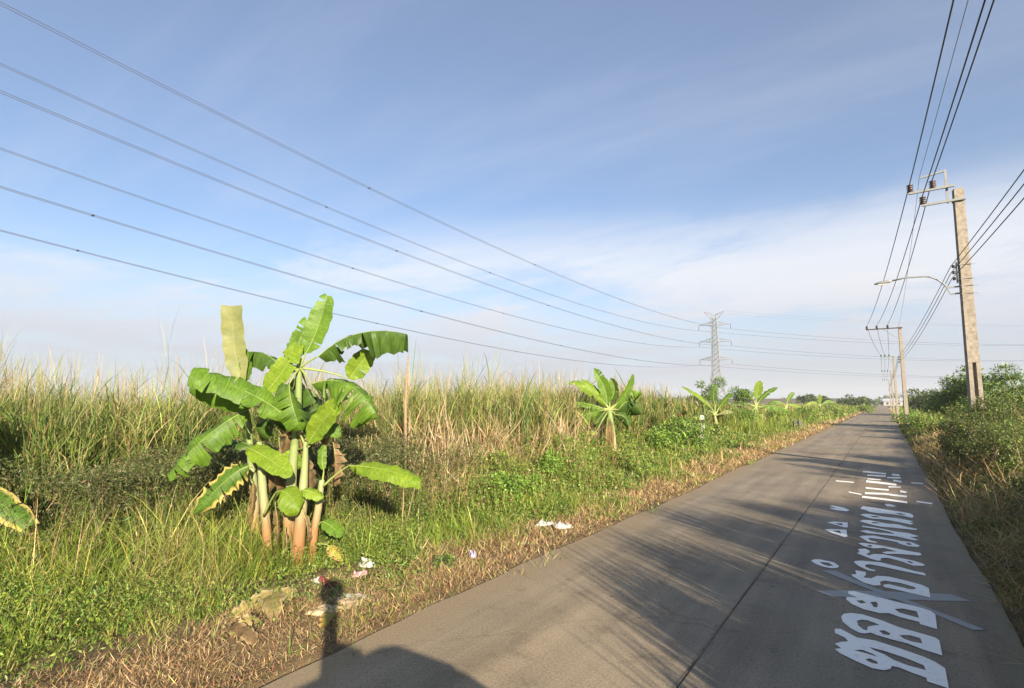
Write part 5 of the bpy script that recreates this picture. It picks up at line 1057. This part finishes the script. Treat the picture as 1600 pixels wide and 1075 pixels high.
def crumple(name, base, size, mat, label, cat='litter', seed=1, group='litter on the left verge', rot=None):
    rg = np.random.default_rng(seed); n = 11; sx, sy, sz = size; u = np.linspace(-1, 1, n); X, Y = np.meshgrid(u, u, indexing='ij')
    ang = rg.uniform(0, 6.28) if rot is None else rot; nz = sum(np.sin(X * f1 + Y * f2 + ph) for f1, f2, ph in rg.uniform(-5, 5, (6, 3))) / 6 + rg.normal(0, 0.18, (n, n))
    edge = 1 - np.maximum(np.abs(X), np.abs(Y)) ** 4; Z = sz * (0.25 + 0.75 * np.abs(nz) * 1.4) * np.clip(edge + 0.12, 0, 1)
    xx = X * sx / 2 * (1 + 0.18 * rg.normal(0, 1, (n, n)) * 0.5) + 0.1 * sx * nz; yy = Y * sy / 2 * (1 + 0.2 * np.sin(X * 3 + seed)); c, s = math.cos(ang), math.sin(ang)
    v = np.stack([base[0] + xx * c - yy * s, base[1] + xx * s + yy * c, base[2] + 0.02 + Z], -1).reshape(-1, 3); bt = v.copy(); bt[:, 2] -= 0.012; i = (np.arange(n - 1)[:, None] * n + np.arange(n - 1)[None]).ravel(); f = np.stack([i, i + n, i + n + 1, i + 1], -1)
    o = np_mesh(name, v, [f], mat, smooth=False); md = o.modifiers.new('thickness', 'SOLIDIFY'); md.thickness = 0.006
    return tag(o, label, cat, group)
crumple('plastic_bag', gp(574, 886), (0.28, 0.2, 0.13), M['bag'], 'crumpled white plastic bag on the dry grass above the pink wrapper', seed=1)
crumple('food_wrapper', gp(563, 901), (0.24, 0.16, 0.10), M['pink'], 'pink and white food wrapper below the white plastic bag', seed=2)
crumple('paper_sheet', gp(556, 936), (0.46, 0.20, 0.05), M['bag'], 'flat whitish sheet lying at the road edge right of the camera shadow', seed=3, rot=0.5)
crumple('torn_sack', gp(546, 945), (0.34, 0.26, 0.07), M['bag_tan'], 'dirty tan scrap of sack beside the whitish sheet', seed=4)
crumple('torn_sack', gp(508, 958), (0.30, 0.36, 0.08), M['bag_tan'], 'tan torn scrap in front of the white cup, left of the camera shadow', seed=5)
crumple('plastic_bag', gp(853, 823), (0.42, 0.28, 0.14), M['bag'], 'white plastic bag at the road edge, the left one of two', seed=6)
crumple('plastic_bag', gp(880, 826), (0.36, 0.26, 0.13), M['bag'], 'white plastic bag with a dark hollow at the road edge, the right one of two', seed=7)
crumple('bin_liner', gp(868, 826), (0.26, 0.16, 0.07), M['black_plastic'], 'black scrap between the two white bags at the road edge', seed=8)
crumple('sweet_wrapper', gp(739, 872), (0.20, 0.11, 0.10), M['lilac'], 'small lilac wrapper on the dry verge midway to the white bags', seed=9)
crumple('paper_scrap', gp(1015, 745), (0.42, 0.28, 0.10), M['bag_tan'], 'pale tan scrap on the dry verge right of the second banana plant', seed=10)
crumple('food_wrapper', gp(514, 916), (0.18, 0.14, 0.08), M['red'], 'red scrap lying against the white cup', seed=11)
def cup():
    b = gp(498, 913); ax = (RT * 0.8 + UPZ * 0.25 - fw * 0.5).normalized(); c = b + UPZ * 0.06; t = empty('paper_cup', c, 'white paper cup on its side with a red end, left of the camera shadow', 'cup', 'litter on the left verge')
    mb = MB(); mb.tube([c - ax * 0.09, c - ax * 0.085, c + ax * 0.05], [0.036, 0.04, 0.05], 14); mb.build('sleeve', M['bag'], t, True)
    mb = MB(); mb.tube([c + ax * 0.0501, c + ax * 0.075, c + ax * 0.08], [0.051, 0.053, 0.04], 14); mb.build('rim', M['red'], t, True)
cup()
def fallen(px0, py0, px1, py1, w, mat, label, seed, lift=0.05, droop=0.05):
    a = gp(px0, py0) + UPZ * 0.03; b = gp(px1, py1) + UPZ * 0.05; m = a.lerp(b, 0.5) + UPZ * lift; r = empty('fallen_leaf', a, label, 'fallen leaf', 'dead banana leaves lying on the verge')
    banana_leaf(r, a, a, m, b, w, UPZ * 0.8 + VC * 0.5, mat, fold=0.1, droop=droop, tears=4, seed=seed, rag=0.3, blunt=0.4, name='leaf_blade')
fallen(428, 972, 420, 918, 0.36, M['bl_straw'], 'upright yellow dead banana leaf scrap below the banana clump', 61, 0.12)
fallen(360, 968, 466, 930, 0.34, M['bl_straw'], 'long straw-yellow dead banana leaf lying below the banana clump', 62)
fallen(405, 975, 375, 985, 0.20, M['bl_straw'], 'short pale dead leaf at the left end of the long straw-yellow one', 63)
fallen(520, 962, 505, 985, 0.16, M['bl_yellow'], 'small yellow dead leaf scrap left of the camera shadow', 64)
fallen(350, 985, 400, 1010, 0.2, M['bl_dry'], 'brown withered leaf lying on the earth left of the car shadow', 65)
def mound():
    b = gp(1418, 690); n = 26; rg = np.random.default_rng(5); v = [(b.x + 0.9, b.y, b.z + 0.42)]; f = []
    rings = 6
    for k in range(1, rings + 1):
        for i in range(n):
            a = 2 * math.pi * i / n; r = k / rings; v.append((b.x + 0.9 + 0.75 * r * math.cos(a), b.y + 2.2 * r * math.sin(a), b.z - 0.08 + 0.45 * (1 - r * r) + rg.normal(0, 0.03)))
    for i in range(n): f.append((0, 1 + i, 1 + (i + 1) % n))
    for k in range(rings - 1):
        for i in range(n): a = 1 + k * n; f.append((a + i, a + n + i, a + n + (i + 1) % n, a + (i + 1) % n))
    mb = MB(); mb.add(v, f); o = mb.build('earth_mound', mat_plain('orange_earth', (0.34, 0.20, 0.10), 0.95, var=0.3, scale=6, bump=0.8), None, True); tag(o, 'low mound of bare orange earth on the right verge', 'earth mound')
mound()

# ------------------------------------------------------------------ far background
def far_things():
    # low dark wall line across the far field
    a = on(1060, 520); b = on(1330, 430); mb = MB(); dv = (b - a); nseg = 1
    for i in range(nseg):
        p = a.lerp(b, i / nseg); q = a.lerp(b, (i + 1) / nseg); h = 6.2; side = Vector((-dv.y, dv.x, 0)).normalized() * 4
        k = len(mb.v); mb.add([p - side, q - side, q + side, p + side, p - side * .6 + UPZ * h, q - side * .6 + UPZ * h, q + side * .6 + UPZ * h, p + side * .6 + UPZ * h], [(0, 1, 5, 4), (1, 2, 6, 5), (2, 3, 7, 6), (3, 0, 4, 7), (4, 5, 6, 7)])
    o = mb.build('far_bank', M['far_bank']); tag(o, 'low dark bank along the horizon of the far field', 'bank', kind='structure')
    # pale field strip in front of it is the reeds; sheds at the end of the road
    for px, d, w, h, lab, rm in [(1392, 420, 12, 5.5, 'small pale shed with a blue-grey roof at the far end of the road', 'roof'), (1362, 520, 24, 6.5, 'long low far building with a grey roof left of the road end', 'roof')]:
        p = on(px, d); r = empty('far_shed', p, lab, 'shed'); mb = MB(); mb.box(p + UPZ * (h * .3), (w, 8, h * .6)); mb.build('wall', M['wallw'], r)
        mb = MB(); z0 = p.z + h * .6 + .01; v = [(p.x - w / 2 - .6, p.y - 4.6, z0), (p.x + w / 2 + .6, p.y - 4.6, z0), (p.x + w / 2 + .6, p.y + 4.6, z0), (p.x - w / 2 - .6, p.y + 4.6, z0), (p.x - w / 2 - .6, p.y, p.z + h), (p.x + w / 2 + .6, p.y, p.z + h)]; mb.add(v, [(0, 1, 5, 4), (2, 3, 4, 5), (1, 2, 5), (3, 0, 4), (3, 2, 1, 0)]); mb.build('roof', M[rm], r)
        for k in range(3): mb = MB(); mb.box((p.x - w * .3 + k * w * .3, p.y - 4.02, p.z + h * .3), (w * .12, .1, h * .28)); mb.build('window', M['glass_dark'], r)
    # wood along the horizon
    n = 26000; x = rng.uniform(-700, 500, n); yy = rng.uniform(600, 640, n); base = np.clip(6 + 3 * np.sin(x * 0.02) + 2.5 * np.sin(x * 0.07 + 1) + 1.5 * np.sin(x * .21), 2, 12)
    pos = np.stack([x, yy, rng.random(n) * base], 1); o = leaf_mesh('far_wood', pos, rng.uniform(1.5, 3.0, n), pal(n, DARK, 0.2), ratio=0.7); tag(o, 'far wood along the horizon', 'wood', kind='stuff')
far_things()

# ------------------------------------------------------------------ the car under the viewpoint, whose shadow lies on the road
def car():
    r = empty('car', (-0.05, 0.95, 0), 'car with a roof mast that casts the rounded shadow at the bottom', 'car')
    # side profile (y, z), swept across the width with tumblehome
    low = [(-2.05, 0.32), (-2.12, 0.62), (-2.05, 0.98), (-1.2, 1.02), (0.80, 1.0), (1.30, 0.88), (1.50, 0.62), (1.46, 0.32)]
    def prism(name, prof, wb, wt, zc, mat):
        zs = [p[1] for p in prof]; lo, hi = min(zs), max(zs); v = []; n = len(prof)
        for s in (-1, 1):
            for y, z in prof: w = wb + (wt - wb) * (z - lo) / (hi - lo); v.append((-0.16 + s * w / 2, 0.95 + y, z))
        f = [tuple(range(n))[::-1], tuple(range(n, 2 * n))] + [(i, (i + 1) % n, n + (i + 1) % n, n + i) for i in range(n)]
        mb = MB(); mb.add(v, f); o = mb.build(name, mat, r); bv = o.modifiers.new('soft', 'BEVEL'); bv.width = 0.05; bv.segments = 3; return o
    prism('body', low, 1.70, 1.64, 0, M['car_paint']); prism('cabin', [(-1.9, 1.0), (-1.6, 1.42), (-1.0, 1.52), (0.0, 1.53), (0.36, 1.47), (0.85, 1.0)], 1.50, 0.86, 0, M['glass_dark'])
    prism('roof_panel', [(-1.5, 1.46), (-0.95, 1.555), (0.1, 1.565), (0.35, 1.50)], 0.94, 0.78, 0, M['car_paint'])
    for sx in (-1, 1):
        for wy in (-1.3, 0.95):
            c = Vector((-0.05 + sx * 0.76, 0.95 + wy, 0.31)); mb = MB(); mb.tube([c - Vector((sx * 0.10, 0, 0)), c - Vector((sx * 0.08, 0, 0)), c + Vector((sx * 0.09, 0, 0)), c + Vector((sx * 0.11, 0, 0))], [0.27, 0.31, 0.31, 0.27], 24); w = mb.build('wheel', M['rubber'], r, True)
            mb = MB(); mb.tube([c + Vector((sx * 0.112, 0, 0)), c + Vector((sx * 0.125, 0, 0))], [0.19, 0.16], 18); mb.build('hub', M['galv'], w)
        mb = MB(); mb.box((-0.05 + sx * 0.62, 0.95 + 1.43, 0.68), (0.3, 0.1, 0.14)); mb.build('headlight', M['lampglass'], r)
    back = -fw * 0.32 + RT * 0.10
    base = Vector((back.x, back.y, 1.55)); mb = MB(); mb.tube([base, base + UPZ * 0.92], [0.09, 0.075], 12); mb.box(base + UPZ * 0.42 + RT * 0.16, (0.34, 0.16, 0.12)); mb.tube([base + UPZ * .02, base + UPZ * .1], [0.2, 0.14], 12); mast = mb.build('mast', M['black_plastic'], r)
    mb = MB(); c = base + UPZ * 1.04; pts = [c + UPZ * (0.17 * math.sin(a)) for a in np.linspace(-1.5, 1.5, 9)]; mb.tube(pts, [max(0.02, 0.17 * math.cos(a)) for a in np.linspace(-1.5, 1.5, 9)], 16); mb.build('camera_head', M['black_plastic'], mast, True)
car()

# ------------------------------------------------------------------ haze in the air
def haze(density):
    mb = MB(); mb.box((0, 0, 27.5), (5200, 5200, 57)); o = mb.build('haze', None); m = bpy.data.materials.new('haze_air'); m.use_nodes = True; nt = m.node_tree; nt.nodes.clear()
    out = nt.nodes.new('ShaderNodeOutputMaterial'); v = nt.nodes.new('ShaderNodeVolumePrincipled'); v.inputs['Color'].default_value = (0.85, 0.88, 0.93, 1); v.inputs['Density'].default_value = density; v.inputs['Anisotropy'].default_value = 0.0
    nt.links.new(v.outputs[0], out.inputs['Volume']); o.data.materials.append(m); o['kind'] = 'stuff'; o['label'] = 'thin pale haze in the air'
    o['category'] = 'haze'
HAZE = 0.00022
if HAZE: haze(HAZE)
